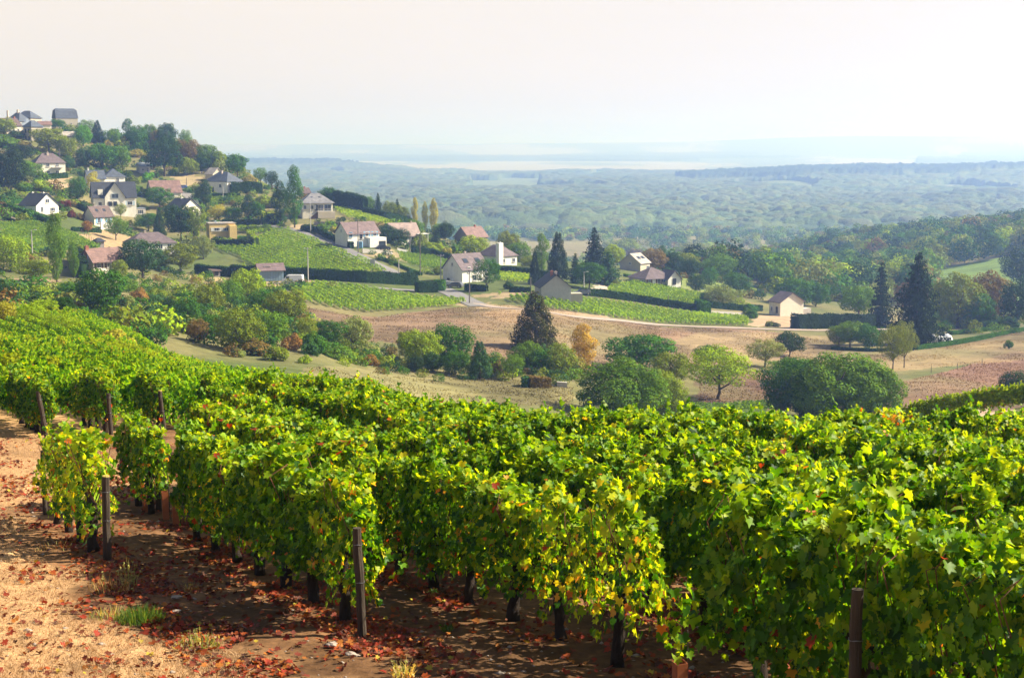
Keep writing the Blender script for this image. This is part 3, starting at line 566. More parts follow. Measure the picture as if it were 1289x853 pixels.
def tuft(u, v, n, rad, h, pal, label, cat='weed', name='grass_tuft', wd=.006, sd=1, leafy=0):
    p = at(u, v, 9); r = np.random.default_rng(sd); a = r.uniform(0, 2*PI, n); q = r.random(n)**.6 * rad; x = np.cos(a)*q; y = np.sin(a)*q
    z = h1(p.x, p.y) * 0; hg = h * r.uniform(.4, 1, n) * (1 - .5*q/rad); b = r.uniform(0, 2*PI, n)
    k = 4; V_ = np.empty((n, k*2, 3)); out = np.stack([np.cos(a), np.sin(a)], 1) * (.25 * hg * r.uniform(.2, 1.6, n))[:, None] + r.normal(0, .02, (n, 2))
    for j in range(k):
        t = j/(k-1); w_ = wd * (1 - t*.9); cx = x + out[:, 0]*t*t; cy_ = y + out[:, 1]*t*t
        V_[:, j*2] = np.stack([cx - np.cos(b)*w_, cy_ - np.sin(b)*w_, z + hg*t - .01], 1); V_[:, j*2+1] = np.stack([cx + np.cos(b)*w_, cy_ + np.sin(b)*w_, z + hg*t - .01], 1)
    fq = np.array([[2*j, 2*j+1, 2*j+3, 2*j+2] for j in range(k-1)]); Fc = (fq[None] + (np.arange(n)*k*2)[:, None, None]).reshape(-1, 4)
    c = np.array(pal)[r.choice(len(pal), n)] * r.uniform(.7, 1.25, (n, 1)); parts = [(V_.reshape(-1, 3), Fc, np.repeat(c, k*2, 0))]
    if leafy:
        i = r.integers(0, n, leafy); t = r.random(leafy); P = np.stack([x[i] + out[i, 0]*t*t, y[i] + out[i, 1]*t*t, hg[i]*t], 1)
        parts.append(cards(P, r.normal(0, 1, (leafy, 3)) + [0, 0, .5], .03, c[i], 'quad', r))
    v_, f_, c_ = merge(parts)
    o = link(name, fastmesh(name, v_, f_, M_VINE if pal[0][1] > pal[0][0] else M_DEAD, c_), None, p); tag(o, label, cat)
G_ = [(.035, .09, .015), (.06, .12, .02), (.10, .14, .03)]; S_ = [(.45, .3, .1), (.5, .26, .08), (.35, .3, .1)]
tuft(178, 778, 520, .26, .20, G_, 'bright green grass tuft on the soil below the lichened post', 'grass tuft')
tuft(140, 775, 160, .25, .14, [(.12, .17, .05), (.4, .33, .15)], 'pale half dry grass left of the bright green tuft', 'grass tuft', sd=2)
tuft(162, 735, 26, .10, .45, [(.28, .27, .07), (.35, .3, .1)], 'tall thin seeding weed above the bright green tuft', 'weed', 'weed', sd=3, leafy=140)
tuft(140, 742, 70, .3, .28, S_, 'orange dried weed stalks beside the lichened post foot', 'weed', 'weed', sd=4, leafy=80)
tuft(252, 812, 90, .22, .22, [(.16, .20, .07), (.3, .27, .14)], 'scruffy grey green weed in the soil left of the grey weathered post', 'weed', 'weed', sd=5, leafy=120)
tuft(507, 850, 60, .10, .22, [(.25, .27, .09), (.4, .32, .15)], 'small upright dry weed at the bottom edge of the picture', 'weed', 'weed', sd=6, leafy=60)
tuft(70, 690, 60, .3, .14, S_, 'dry orange stalks under the first short row', 'weed', 'weed', sd=7)
tuft(240, 742, 30, .12, .16, S_, 'little orange dry stalks between the first and second rows', 'weed', 'weed', sd=8)
tuft(562, 792, 60, .07, .08, G_, 'tiny green seedling between the second and third rows', 'weed', 'weed', sd=9, leafy=40)
tuft(545, 745, 40, .07, .07, G_, 'low green weed under the third row left of its first trunks', 'weed', 'weed', sd=10, leafy=30)
def rock(u, v, s, label):
    p = at(u, v, 9); import bmesh
    bm = bmesh.new(); bmesh.ops.create_icosphere(bm, subdivisions=3, radius=1); rr = random.Random(u)
    for q in bm.verts:
        k = 1 + .35 * float(vnoise(np.array([q.co.x*1.3 + u]), np.array([q.co.y*1.3 + q.co.z]), .8, 3)[0]); q.co = Vector((q.co.x*s*1.2*k, q.co.y*s*k, q.co.z*s*.5*k))
    me = bpy.data.meshes.new('stone'); bm.to_mesh(me); bm.free(); me.materials.append(M_STONE); tag(link('stone', me, None, p + Vector((0, 0, .01))), label, 'stone', 'larger stones on the vineyard soil')
rock(418, 812, .055, 'pale stone right below the foot of the grey weathered post'); rock(442, 824, .045, 'darker stone near the bottom edge below the grey weathered post')
rock(222, 752, .05, 'stone beside the row of soil clods above the scruffy weed'); rock(222, 770, .04, 'small stone right of the bright green tuft')
rock(884, 788, .07, 'pale flat stone by the trunk in the fourth row'); rock(650, 752, .06, 'flat pale stone under the third row')
# ------------------------------------------------------------------ crowns
def shade_cols(n, r, lo=.72, hi=1.3):
    g = r.uniform(lo, hi, (n, 1)); return np.clip(g * np.array([1, 1, 1]) * np.stack([r.uniform(.88, 1.18, n), np.ones(n), r.uniform(.8, 1.1, n)], 1), 0, 2)
def lump_cards(L_, n, size, r, fill=.2, jit=.27, lo=.8, hi=1.2):
    """L_: lumps (cx,cy,cz,rx,rz); leaves on and inside them, none where another lump already covers"""
    L_ = np.array(L_, float); wgt = L_[:, 3]**2 + L_[:, 3]*L_[:, 4]; i = r.choice(len(L_), int(n * 1.7), p=wgt / wgt.sum()); d = r.normal(size=(len(i), 3)); d /= np.linalg.norm(d, axis=1, keepdims=True)
    rad = np.where(r.random(len(i)) < fill, r.uniform(.35, .85, len(i)), r.uniform(.86, 1.08, len(i)))
    R3 = np.stack([L_[i, 3], L_[i, 3], L_[i, 4]], 1); P = L_[i, :3] + d * rad[:, None] * R3
    keep = np.ones(len(i), bool)
    for k in range(len(L_)):
        q = (P - L_[k, :3]) / np.array([L_[k, 3], L_[k, 3], L_[k, 4]]); keep &= ~(((q*q).sum(1) < .55) & (i != k))
    P = P[keep]; d = d[keep]; i = i[keep]; P = P[:n]; d = d[:n]; i = i[:n]
    tone = r.uniform(.86, 1.16, len(L_))[i][:, None]; nn = d + r.normal(0, jit, d.shape) + np.array([0, 0, .25])
    return cards(P, nn, size * r.uniform(.6, 1.3, len(P)), shade_cols(len(P), r, lo, hi) * tone, 'quad', r)
def crown_round(seed, n=6500, size=.032, base=.2, nl=30, squash=1.0, flat=0):
    r = np.random.default_rng(seed); L_ = []; hz = (1 - base) / 2
    for k in range(nl):
        z = 1 - 2*(k + .5)/nl; a = k * 2.39996 + r.uniform(-.4, .4); rr = math.sqrt(max(0, 1 - z*z)); q = r.uniform(.52, .84)
        lr = r.uniform(.10, .2) if nl < 50 else r.uniform(.07, .17); prof = 1 - .35*max(0, -z)*flat
        L_.append((.5*rr*math.cos(a)*q*1.2*prof, .5*rr*math.sin(a)*q*1.2*prof, base + hz + z*hz*q*1.1, lr, lr * r.uniform(.55, .8) * (1 + .3*(hz > .4))))
    for k in range(5): L_.append((r.uniform(-.12, .12), r.uniform(-.12, .12), base + hz*r.uniform(.6, 1.3), .2, .2))
    L_ = [(x, y, min(z, 1 - q*.95), p, q) for x, y, z, p, q in L_]
    return lump_cards(L_, n, size, r)
def crown_poplar(seed, n=7000, size=.026):
    r = np.random.default_rng(seed); L_ = []
    for k in range(26):
        z = .10 + .86 * (k + .5) / 26; w_ = (math.sin(min(1, (z - .02) * 1.5) * PI / 2)) * (1 - max(0, z - .5) / .5)**.55; a = r.uniform(0, 2*PI)
        L_.append((.24*w_*math.cos(a), .24*w_*math.sin(a), z, .12 + .20*w_, .045 + .05*w_ + .02))
    return lump_cards(L_, n, size, r)
def crown_cone(seed, n=4200, size=.034, ragged=0):           # dense dark cypress or thuja shape
    r = np.random.default_rng(seed); L_ = []
    for k in range(46):
        z = .05 + .9 * (k / 46)**.95; w_ = (1 - z)**.8 * .42 + .02; a = k * 2.4 + r.uniform(-.5, .5); q = r.uniform(.75, 1.05 + ragged)
        L_.append((w_*q*math.cos(a), w_*q*math.sin(a), z, .05 + .15*(1 - z), .05 + .06*(1 - z)))
    return lump_cards(L_, n, size, r)
def crown_spruce(seed, n=8500, size=.030, tiers=24, gap=.5, base=.06):
    r = np.random.default_rng(seed); P = []; NN = []
    nb = 0; total = []
    for k in range(tiers):
        z = base + (1 - base) * (k / tiers)**.93; L0 = (.54 * (1 - z)**.68 + .012) * r.uniform(.78, 1.1); m = max(5, int(15 * (1 - z) + 4))
        for j in range(m):
            a = 2*PI*j/m + r.uniform(-.3, .3); L1 = L0 * r.uniform(.6, 1.12); total.append((z + r.uniform(-.012, .012), a, L1))
    wl = np.array([t[2] + .03 for t in total]); cnt = r.multinomial(n, wl / wl.sum())
    for (z, a, L1), c in zip(total, cnt):
        t = r.random(c)**.75; dz = -.22*L1*t + .10*L1*t*t - .045*r.random(c)*(1 - .3*t); sp = (r.random(c) - .5) * L1 * .55 * (1.05 - t)
        x = math.cos(a)*L1*t - math.sin(a)*sp; y = math.sin(a)*L1*t + math.cos(a)*sp
        P.append(np.stack([x, y, z + dz], 1)); NN.append(np.stack([.5*math.cos(a) + r.normal(0, .5, c), .5*math.sin(a) + r.normal(0, .5, c), .7 + r.normal(0, .4, c)], 1))
    P = np.concatenate(P); NN = np.concatenate(NN); P[:, 2] = np.clip(P[:, 2], .01, 1)
    return cards(P, NN, size * r.uniform(.6, 1.25, len(P)), shade_cols(len(P), r), 'quad', r)
def crown_shrub(seed, n=2400, size=.05, nl=16):
    r = np.random.default_rng(seed); L_ = []
    for k in range(nl):
        a = r.uniform(0, 2*PI); q = r.random()**.6 * .33; hz = r.uniform(.2, .62) * (1 - q*.9); L_.append((q*math.cos(a), q*math.sin(a), hz, r.uniform(.13, .2), r.uniform(.16, .3)))
    return lump_cards([(x, y, max(z, h*.7), w_, h) for x, y, z, w_, h in L_], n, size, r)
def trunk_mesh(kind, seed):
    r = random.Random(seed); m = MB(); hh = {'round': .55, 'poplar': .8, 'cone': .85, 'spruce': .93, 'shrub': .35, 'open': .6}[kind]; r0 = {'round': .032, 'open': .03, 'poplar': .035, 'cone': .04, 'spruce': .03, 'shrub': .022}[kind]
    pts = [(r.uniform(-.012, .012) * (k > 0), r.uniform(-.012, .012) * (k > 0), -.05 + (hh + .05)*k/6) for k in range(7)]
    m.tube(pts, [r0*1.35] + [r0*(1 - .13*k) for k in range(1, 7)], 7)
    if kind in ('round', 'open', 'shrub'):
        for k in range(7):
            a = k*2.4 + r.uniform(-.4, .4); z0 = (.10 if kind == 'shrub' else .2) + .05*k; L1 = r.uniform(.22, .36)
            m.tube([(0, 0, z0), (L1*.45*math.cos(a), L1*.45*math.sin(a), z0 + .12), (L1*math.cos(a), L1*math.sin(a), z0 + r.uniform(.22, .36))], [r0*.6, r0*.4, r0*.15], 5)
    return m.mesh('trunk', M_BARK, True)
def cm(t): return fastmesh('crown', t[0], t[1], M_LEAF, t[2])
LIB = {
 'round': [cm(crown_round(i)) for i in range(5)], 'low': [cm(crown_round(20 + i, base=.06, nl=34)) for i in range(3)],
 'big': [cm(crown_round(40 + i, n=22000, size=.021, base=.05, nl=75)) for i in range(3)],
 'open': [cm(crown_round(50 + i, n=6500, size=.024, base=.24, nl=26)) for i in range(3)],
 'poplar': [cm(crown_poplar(60 + i)) for i in range(3)], 'cone': [cm(crown_cone(70 + i, n=12000, size=.024)) for i in range(2)],
 'spruce': [cm(crown_spruce(80 + i)) for i in range(2)], 'cedar': [cm(crown_spruce(90, n=9000, tiers=16, gap=.8))],
 'bigspruce': [cm(crown_spruce(95, n=22000, size=.021, tiers=26))], 'shrub': [cm(crown_shrub(100 + i)) for i in range(4)],
}
TRK = {k: [trunk_mesh(k, i) for i in range(3)] for k in ('round', 'poplar', 'cone', 'spruce', 'shrub', 'open')}
TK = {'round': 'round', 'low': 'round', 'big': 'round', 'open': 'open', 'poplar': 'poplar', 'cone': 'cone', 'spruce': 'spruce', 'cedar': 'spruce', 'bigspruce': 'spruce', 'shrub': 'shrub'}
NM = {'round': 'broadleaf_tree', 'low': 'broadleaf_tree', 'big': 'broadleaf_tree', 'open': 'broadleaf_tree', 'poplar': 'poplar_tree', 'cone': 'cypress_tree', 'spruce': 'spruce_tree', 'cedar': 'spruce_tree', 'bigspruce': 'spruce_tree', 'shrub': 'shrub'}
CC = dict(dk=(.022, .052, .018), gr=(.046, .118, .014), mid=(.092, .165, .016), ol=(.150, .180, .020), yg=(.22, .29, .016), br_=(.09, .22, .012), ye=(.33, .29, .05), orr=(.42, .25, .05), cb=(.05, .048, .022), bw=(.15, .095, .05), pu=(.10, .022, .035), bg=(.04, .09, .05), pa=(.18, .20, .10), tn=(.26, .21, .10), rd=(.24, .12, .06), vd=(.018, .036, .024))
CC = {k: tuple(np.array(v) * (.98, 1.12, .52)) for k, v in CC.items()}
CW = dict(dk='dark green', gr='green', mid='mid green', ol='olive green', yg='yellow-green', br_='bright green', ye='yellow', orr='ochre orange', cb='dark brownish green', bw='brown', pu='purple leaved', bg='blue-green', pa='pale grey-green', tn='tan', rd='russet', vd='blackish green')
KW = {'round': 'round tree', 'low': 'bushy tree', 'big': 'big spreading tree', 'open': 'tree with visible trunk', 'poplar': 'columnar poplar', 'cone': 'dense conical conifer', 'spruce': 'spruce', 'cedar': 'ragged conifer', 'bigspruce': 'tall spruce', 'shrub': 'shrub'}
used = {}
def tree(kind, u, vb, h, w_, c, rel, dmin=100, yoff=0):
    """u, vb: photo pixel where it stands; h, w_: photo pixels tall and wide"""
    p = at(u, vb, dmin); s = mpp(p); i = int(u * 3 + vb * 7); r = random.Random(i)
    root = link(NM[kind], None, None, p - Vector((0, 0, .1))); root.rotation_euler = (0, 0, r.uniform(0, 2*PI)); root.scale = (w_*s*1.02, w_*s*1.02, h*s)
    lib = LIB[kind]; o = link('foliage' if kind == 'shrub' else 'crown', lib[i % len(lib)], root); q = r.uniform(.9, 1.12); col = CC[c]; o.color = (col[0]*q, col[1]*q*r.uniform(.95, 1.05), col[2]*q, 1)
    t = TRK[TK[kind]]; link('trunk', t[i % 3], root)
    lab = CW[c] + ' ' + KW[kind] + ' ' + rel
    cat = {'shrub': 'shrub'}.get(kind, 'conifer' if kind in ('cone', 'spruce', 'cedar', 'bigspruce') else 'tree')
    tag(root, lab, cat); used[lab] = used.get(lab, 0) + 1
    return root
TREES = [
 # hilltop, left
 ('low',5,170,22,28,'ol','at the left edge below the red-brown hilltop roof'),('shrub',22,173,13,30,'dk','below the brown roof at the hilltop'),('shrub',10,186,20,34,'mid','at the left edge under the hilltop hedge'),
 ('shrub',28,190,16,30,'tn','below the square stone house'),('low',9,240,56,46,'vd','at the left edge beside the mauve roofed villa'),('low',27,203,22,28,'vd','left of the mauve roofed villa'),
 ('round',62,193,32,44,'ol','between the stone house and the mauve roofed villa'),('low',84,198,28,24,'ol','right of the tree above the mauve villa'),('round',38,228,26,30,'mid','in front of the mauve roofed villa'),
 ('low',85,214,18,18,'bg','at the right end of the mauve roofed villa'),('round',73,163,13,17,'gr','before the slate mansard barn'),('shrub',88,166,12,20,'pa','at the foot of the mansard barn'),
 ('open',108,176,25,24,'mid','right of the mansard barn on the skyline'),('low',105,184,26,22,'br_','below the mansard barn'),('cone',123,182,31,19,'vd','standing on the skyline right of the mansard barn'),
 ('spruce',138,168,14,6,'vd','poking up tiny on the skyline'),('low',141,186,25,24,'mid','under the tiny skyline spruce'),('shrub',136,190,18,14,'tn','below the skyline trees'),
 ('poplar',163,184,34,20,'bg','left at the start of the hilltop wood'),('low',174,190,32,26,'gr','in the hilltop wood next to the columnar one'),('round',188,186,30,22,'mid','on the skyline of the hilltop wood'),('round',210,194,40,24,'bg','highest on the skyline of the hilltop wood'),
 ('low',199,190,26,20,'bw','between skyline trees of the hilltop wood'),('round',207,222,50,42,'dk','with a dark dense crown above the terracotta roof'),('low',234,202,38,20,'mid','right of the dark dense crown'),('low',228,206,32,18,'bw','on the skyline right of the dense crown'),
 ('low',243,208,32,24,'bw','on the descending skyline'),('round',262,214,32,28,'mid','where the wooded skyline drops'),('round',254,218,20,20,'dk','left of the pale roofed annex'),('low',236,220,22,24,'ol','above the road near the blue car'),('low',236,205,16,14,'bg','in the gap of the descending wood'),
 ('low',276,214,24,20,'ol','at the lower end of the wooded skyline'),('round',299,222,29,26,'gr','behind the slate hip roof'),('shrub',315,233,17,22,'tn','right of the slate hip roof'),('open',328,233,22,18,'mid','behind the long dark hedge on the crest'),('open',342,239,24,18,'dk','at the end of the crest row of trees'),
 ('round',130,213,33,40,'gr','above the blue hip roofed house'),('low',152,214,30,26,'mid','right of the tree above the blue hip roof'),('low',104,212,26,22,'dk','between villa and blue hip roof'),('shrub',172,198,13,26,'tn','on the dry bank of the upper hill'),('shrub',187,228,16,18,'br_','by the small grey house'),('shrub',178,196,10,30,'ol','in the scrub under the hilltop wood'),
 ('shrub',103,222,11,11,'bg','like a clipped ball left of the blue hip roof'),('shrub',50,240,18,34,'yg','above the white gabled house'),('shrub',30,240,15,28,'mid','left of the yellow-green one above the white gable'),('shrub',16,249,14,18,'mid','at the left above the long diagonal hedge'),('shrub',4,251,14,14,'ol','at the left edge above the diagonal hedge'),
 ('low',98,252,32,22,'gr','between the white gable and the half timbered house'),('poplar',118,243,27,19,'ye','in front of the blue hip roofed house'),('shrub',175,246,17,30,'mid','right of the half timbered house'),('shrub',167,233,16,20,'ol','under the small grey house'),
 ('shrub',82,265,19,20,'pu','right of the white gabled house'),('shrub',90,274,14,14,'pu','left of the brown roofed cottage'),('shrub',3,273,17,20,'pu','at the left edge by the diagonal hedge'),('shrub',101,277,12,12,'bw','before the brown roofed cottage'),('round',110,294,17,12,'rd','on the lawn below the cottage'),
 ('open',146,303,32,28,'mid','on the bare yellow lawn'),('open',152,276,21,15,'ol','before the half timbered house'),('round',187,291,24,30,'gr','left of the two big dark crowns'),('cone',201,296,36,16,'dk','beside the two big dark crowns'),('low',212,275,18,16,'dk','under the white house with black roof'),
 ('round',201,263,28,32,'gr','in front of the terracotta roof'),('round',228,303,46,36,'dk','left one of the two merged crowns above the yellow house'),('round',244,303,44,28,'ol','right one of the two merged crowns above the yellow house'),
 ('poplar',257,262,36,22,'dk','stubby before the slate hip roofed house'),('poplar',313,279,34,19,'dk','in the garden below the slate hip roof'),('low',325,278,25,16,'gr','right of the garden poplar'),('poplar',371,286,77,25,'gr','tallest of all beside the white terrace house'),('poplar',353,282,54,24,'dk','just left of the tallest poplar'),
 ('open',275,279,22,24,'ye','left in the garden above the yellow house'),('low',293,279,20,24,'gr','middle of the garden above the yellow house'),('shrub',332,260,20,34,'yg','behind the two tall poplars'),('shrub',345,262,16,20,'ol','immediately left of the two tall poplars'),
 ('low',256,326,30,26,'pa','below the yellow flat roofed house'),('round',227,344,38,44,'ol','before the yellow flat roofed house'),('round',180,352,52,52,'bg','right of the red roofed long house'),('low',204,340,24,22,'gr','between the big blue-green one and the olive one'),
 ('poplar',72,356,88,27,'mid','in front of the left vineyard plot'),('poplar',93,350,46,16,'mid','short at the side of the tall left poplar'),('round',42,354,28,42,'yg','on the left below the plot of vines'),('low',14,342,50,40,'yg','at the left edge before the plot of vines'),
 ('round',128,402,68,56,'gr','biggest on the left below the red roofed house'),('low',4,384,32,34,'dk','at the left edge above the near vines'),('low',85,378,26,30,'gr','left of the biggest round one'),('round',80,401,30,31,'dk','above the near vineyard edge on the left'),('round',56,402,28,32,'yg','behind the row of small trees at the vineyard edge'),
 ('open',41,420,42,36,'yg','second of the small trees along the vineyard edge'),('round',5,414,38,30,'ye','at the left edge first along the vineyard edge'),('open',78,428,37,46,'yg','third of the small trees along the vineyard edge'),('shrub',146,440,36,56,'ye','wide at the right end of the vineyard edge trees'),
 ('low',150,352,26,22,'ol','against the red roofed long house'),('shrub',160,366,24,30,'mid','in the scrub below the red roofed house'),('shrub',176,380,24,30,'rd','in the scrub right of the biggest round one'),('shrub',160,386,20,26,'pa','right of the biggest round tree'),('shrub',196,378,22,28,'ol','in the scrub middle left'),
 ('low',214,396,24,22,'dk','at the upper end of the scrub belt'),('shrub',178,414,13,18,'gr','alone by the small dry patch'),('shrub',204,416,15,22,'mid','right of the small dry patch'),
 ('low',236,412,40,36,'gr','in the scrub belt under the orange topped one'),('low',240,394,22,22,'orr','with an autumn top in the scrub belt'),('low',262,398,44,38,'ol','in the upper scrub belt left of the tin barn'),('low',288,386,38,36,'mid','in the scrub belt before the dark hedge'),('round',312,382,46,38,'yg','before the blue tin barn'),
 ('low',333,400,38,44,'gr','below the blue tin barn'),('round',360,410,48,50,'ol','at the right end of the upper scrub belt'),('low',300,442,56,60,'ol','in the middle of the scrub belt'),('low',268,426,34,44,'gr','in the scrub belt beside the vineyard boundary'),('low',335,432,46,50,'mid','right of the middle of the scrub belt'),('low',250,430,30,30,'bw','low in the scrub belt near the vines'),
 ('shrub',322,446,28,40,'bw','at the lower rim of the scrub belt'),('shrub',346,452,24,40,'ol','at the lower rim right of the brown one'),('shrub',368,440,28,34,'rd','in the lower scrub belt'),('shrub',396,446,38,40,'gr','towards the pale meadow'),('shrub',384,456,14,22,'yg','closest to the pale meadow corner'),('shrub',300,448,14,20,'pa','beside the vines in the lower scrub belt'),
 # centre belt
 ('round',413,436,36,42,'gr','in the belt above the meadow, left part'),('low',386,430,32,28,'ol','left in the belt above the meadow'),('low',450,438,44,40,'pa','feathery in the belt above the meadow'),('shrub',460,448,26,42,'pa','below the feathery one'),('shrub',428,454,26,44,'mid','in the front of the belt left part'),('shrub',440,436,26,26,'bw','behind the belt above the meadow'),
 ('shrub',466,460,20,26,'rd','in the belt front near the centre'),('shrub',482,462,18,26,'ol','small in the belt front near the centre'),('shrub',500,460,16,20,'gr','right of the small olive one in the belt'),('round',511,452,38,26,'ol','left of the bright round one in the belt'),('round',532,462,50,48,'yg','brightest round one in the centre belt'),('low',568,456,54,52,'gr','behind the bright round one'),
 ('low',522,468,22,24,'vd','in shade under the bright round one'),('low',545,468,28,26,'dk','right under the bright round one'),('low',573,471,34,34,'gr','in front of the taller green one in the belt'),('cone',604,476,50,36,'bg','bluish at the meadow edge'),('shrub',627,473,28,18,'bw','between the bluish conifer and the small open tree'),('open',645,477,34,30,'mid','small with a trunk at the meadow edge'),
 ('cone',674,441,78,64,'cb','huge and dark rising over the brown field'),('low',663,466,38,42,'mid','below the huge dark conifer'),('low',682,470,34,30,'gr','at the foot of the huge dark conifer'),('low',704,472,42,42,'ol','right below the huge dark conifer'),('poplar',735,466,60,40,'orr','glowing alone right of the huge conifer'),('shrub',722,470,36,34,'tn','under the orange one'),
 ('round',806,470,52,86,'gr','behind the yellow-green pair in the valley'),('big',782,528,80,104,'mid','left half of the near pair above the crest'),('big',828,530,66,70,'ol','right half of the near pair above the crest'),('shrub',846,526,30,66,'yg','low in front of the near pair'),('round',846,486,46,46,'ol','between the near pair and the open crowned tree'),
 ('round',893,462,30,36,'mid','behind the open crowned valley tree'),('open',905,503,70,86,'yg','open crowned and leaning trunk in the valley'),('open',963,462,38,48,'pa','isolated on the dry field'),('round',994,449,33,36,'dk','small and dark on the dry field'),
 ('big',1008,528,80,96,'gr','left one of the big near group'),('big',1050,534,94,120,'mid','middle one of the big near group'),('big',1092,533,84,86,'mid','right one of the big near group'),('low',1000,470,20,60,'mid','peeking behind the big near group'),
 ('open',1124,466,60,34,'ol','left one of the birch like pair'),('open',1138,464,62,28,'pa','right one of the birch like pair'),('shrub',1269,437,13,13,'gr','lonely on the right field'),('low',1276,502,38,38,'dk','at the right edge above the crest'),
 ('low',1056,435,30,28,'ol','behind the low curved hedge, left'),('round',1070,438,36,42,'mid','behind the low curved hedge, middle'),('low',1094,440,34,36,'gr','behind the low curved hedge, right'),
 # village right part
 ('bigspruce',1153,434,122,80,'vd','tallest on the right beside the white tents'),('cedar',1108,412,88,38,'vd','thin and gappy left of the tallest spruce'),('round',1081,403,44,46,'mid','left of the thin gappy conifer'),('low',1205,412,70,62,'ol','right of the tallest spruce'),('low',1186,408,60,36,'mid','touching the tallest spruce on its right'),('low',1248,408,72,56,'bw','russet tinted below the right hillside field'),('low',1232,412,44,40,'gr','under the russet tinted one'),('low',1284,362,52,44,'dk','at the right edge against the hillside field'),('low',1280,410,60,46,'dk','at the right edge below the hillside field'),('shrub',1222,412,24,44,'dk','along the wood foot on the right'),('shrub',1262,413,22,50,'dk','along the wood foot at the far right'),
 ('low',1000,384,38,46,'gr','right behind the cream gable cottage'),('low',976,366,36,40,'mid','behind the cream gable cottage'),('low',1027,386,34,32,'gr','between the cream gable cottage and the thuja hedge'),('low',1012,362,32,30,'dk','in the dip behind the cream gable cottage'),('round',927,372,30,36,'gr','left of the cream gable cottage, back'),('low',958,352,30,40,'mid','in the trees beyond the cottage'),('low',905,386,28,38,'pa','left of the cream gable cottage'),('shrub',930,388,18,34,'ol','by the dark hedge left of the cottage'),('shrub',945,392,14,24,'gr','touching the dark hedge left of the cottage'),
 ('shrub',968,411,11,10,'pa','before the cottage wall'),('shrub',946,400,14,20,'gr','at the left corner of the cottage'),('shrub',973,411,9,20,'vd','clipped oval on the drive of the cottage'),('shrub',940,396,12,14,'mid','at the left of the cottage drive'),
 ('round',742,364,35,38,'gr','by the grey gable house'),('spruce',748,346,62,44,'vd','the higher of two dark ones behind the village'),('cone',702,350,60,30,'vd','the left of two dark ones behind the village'),('cedar',724,356,40,24,'dk','between the two dark ones'),('cone',673,358,44,16,'vd','slim before the terrace of vines'),('poplar',682,342,48,24,'mid','behind the vine terrace'),
 ('cedar',765,358,44,46,'bg','right of the higher dark one'),('poplar',833,322,30,17,'bg','far off above the dark clumps'),('low',785,330,32,44,'ol','beyond the pale roofed house'),('low',772,322,26,28,'yg','beyond the dark spruces'),('low',800,332,20,26,'bw','behind the pale roof with skylights'),('low',822,340,28,36,'bw','behind the hip roofed bungalow'),('low',846,342,26,30,'dk','right behind the hip roofed bungalow'),
 ('cone',855,359,18,7,'dk','thin as a pillar right of the bungalow'),('shrub',855,366,8,12,'dk','on the lawn of the bungalow'),('low',876,368,24,22,'dk','on the lawn right of the bungalow'),('low',868,350,26,24,'dk','behind the thin pillar one'),('low',893,358,22,24,'gr','upslope of the bungalow lawn'),('low',876,340,34,60,'pa','big and pale in the wood behind the bungalow'),('low',905,350,32,40,'mid','in the wood right of the bungalow'),('low',862,322,24,40,'ol','at the far side of the wood'),('shrub',888,382,20,20,'gr','at the end of the long hedge'),('shrub',776,362,14,14,'ol','in the sloping vines by the bungalow'),
 ('open',612,367,44,34,'gr','between the mauve roofed house and the vine terrace'),('shrub',640,364,14,16,'dk','clipped before the vine terrace'),('low',598,324,30,38,'yg','before the weathered barn'),('low',641,315,34,30,'ol','right of the weathered barn'),('low',653,330,28,30,'mid','behind the villa chimney'),('low',668,338,18,24,'ol','beside the villa garden'),('low',561,302,24,20,'dk','left of the weathered barn'),('cedar',549,312,24,24,'dk','spiky below the three yellow poplars'),('shrub',563,324,18,16,'ye','below the weathered barn'),('shrub',575,322,20,28,'mid','in the gardens below the barn'),
 ('poplar',522,286,38,10,'ye','left one of the three yellow ones'),('poplar',535,284,37,9,'ye','middle one of the three yellow ones'),('poplar',546,290,45,12,'ye','right one of the three yellow ones'),('spruce',500,258,30,16,'dk','tall thin above the hedge line on the ridge'),('spruce',476,268,30,16,'dk','left on the ridge above the hedge'),('low',465,262,22,16,'mid','left of the ridge conifer'),('low',453,258,18,14,'tn','rusty on the ridge'),('low',492,272,24,22,'ol','beside the thin ridge spruce'),('low',505,276,24,22,'ol','right of the thin ridge spruce'),('round',415,245,24,24,'gr','behind the terrace house on the crest'),
 ('shrub',528,312,24,26,'ol','before the low pink roofed house'),('shrub',545,318,20,30,'yg','right before the pink roofed house'),('low',520,300,26,26,'mid','at the right end of the pink roofed house'),('low',556,300,20,24,'mid','in the gardens left of the weathered barn'),('shrub',406,292,14,20,'mid','by the road above the blue shuttered house'),('shrub',420,292,10,12,'ye','left of the blue shuttered house'),('shrub',494,331,14,20,'ol','on the verge below the parked dark car'),('shrub',552,346,16,14,'ol','left of the white gable at the junction'),
 ('low',488,306,26,24,'dk','right of the blue shuttered house'),('low',502,308,22,26,'dk','between the blue shutters house and pink roof'),('shrub',385,290,12,16,'dk','at the foot of the tallest poplar'),
 ('cone',75,392,10,6,'dk','tiny among the small garden bushes'),('shrub',40,372,18,24,'mid','in the garden at the left'),('shrub',62,370,18,22,'rd','in the garden under the tall left poplar'),('shrub',110,372,26,30,'ol','left before the biggest round one'),('shrub',98,388,22,24,'ol','behind the near vineyard edge trees'),('shrub',20,400,22,30,'pa','at the left by the near vineyard edge'),
]
for T in TREES: tree(*T)
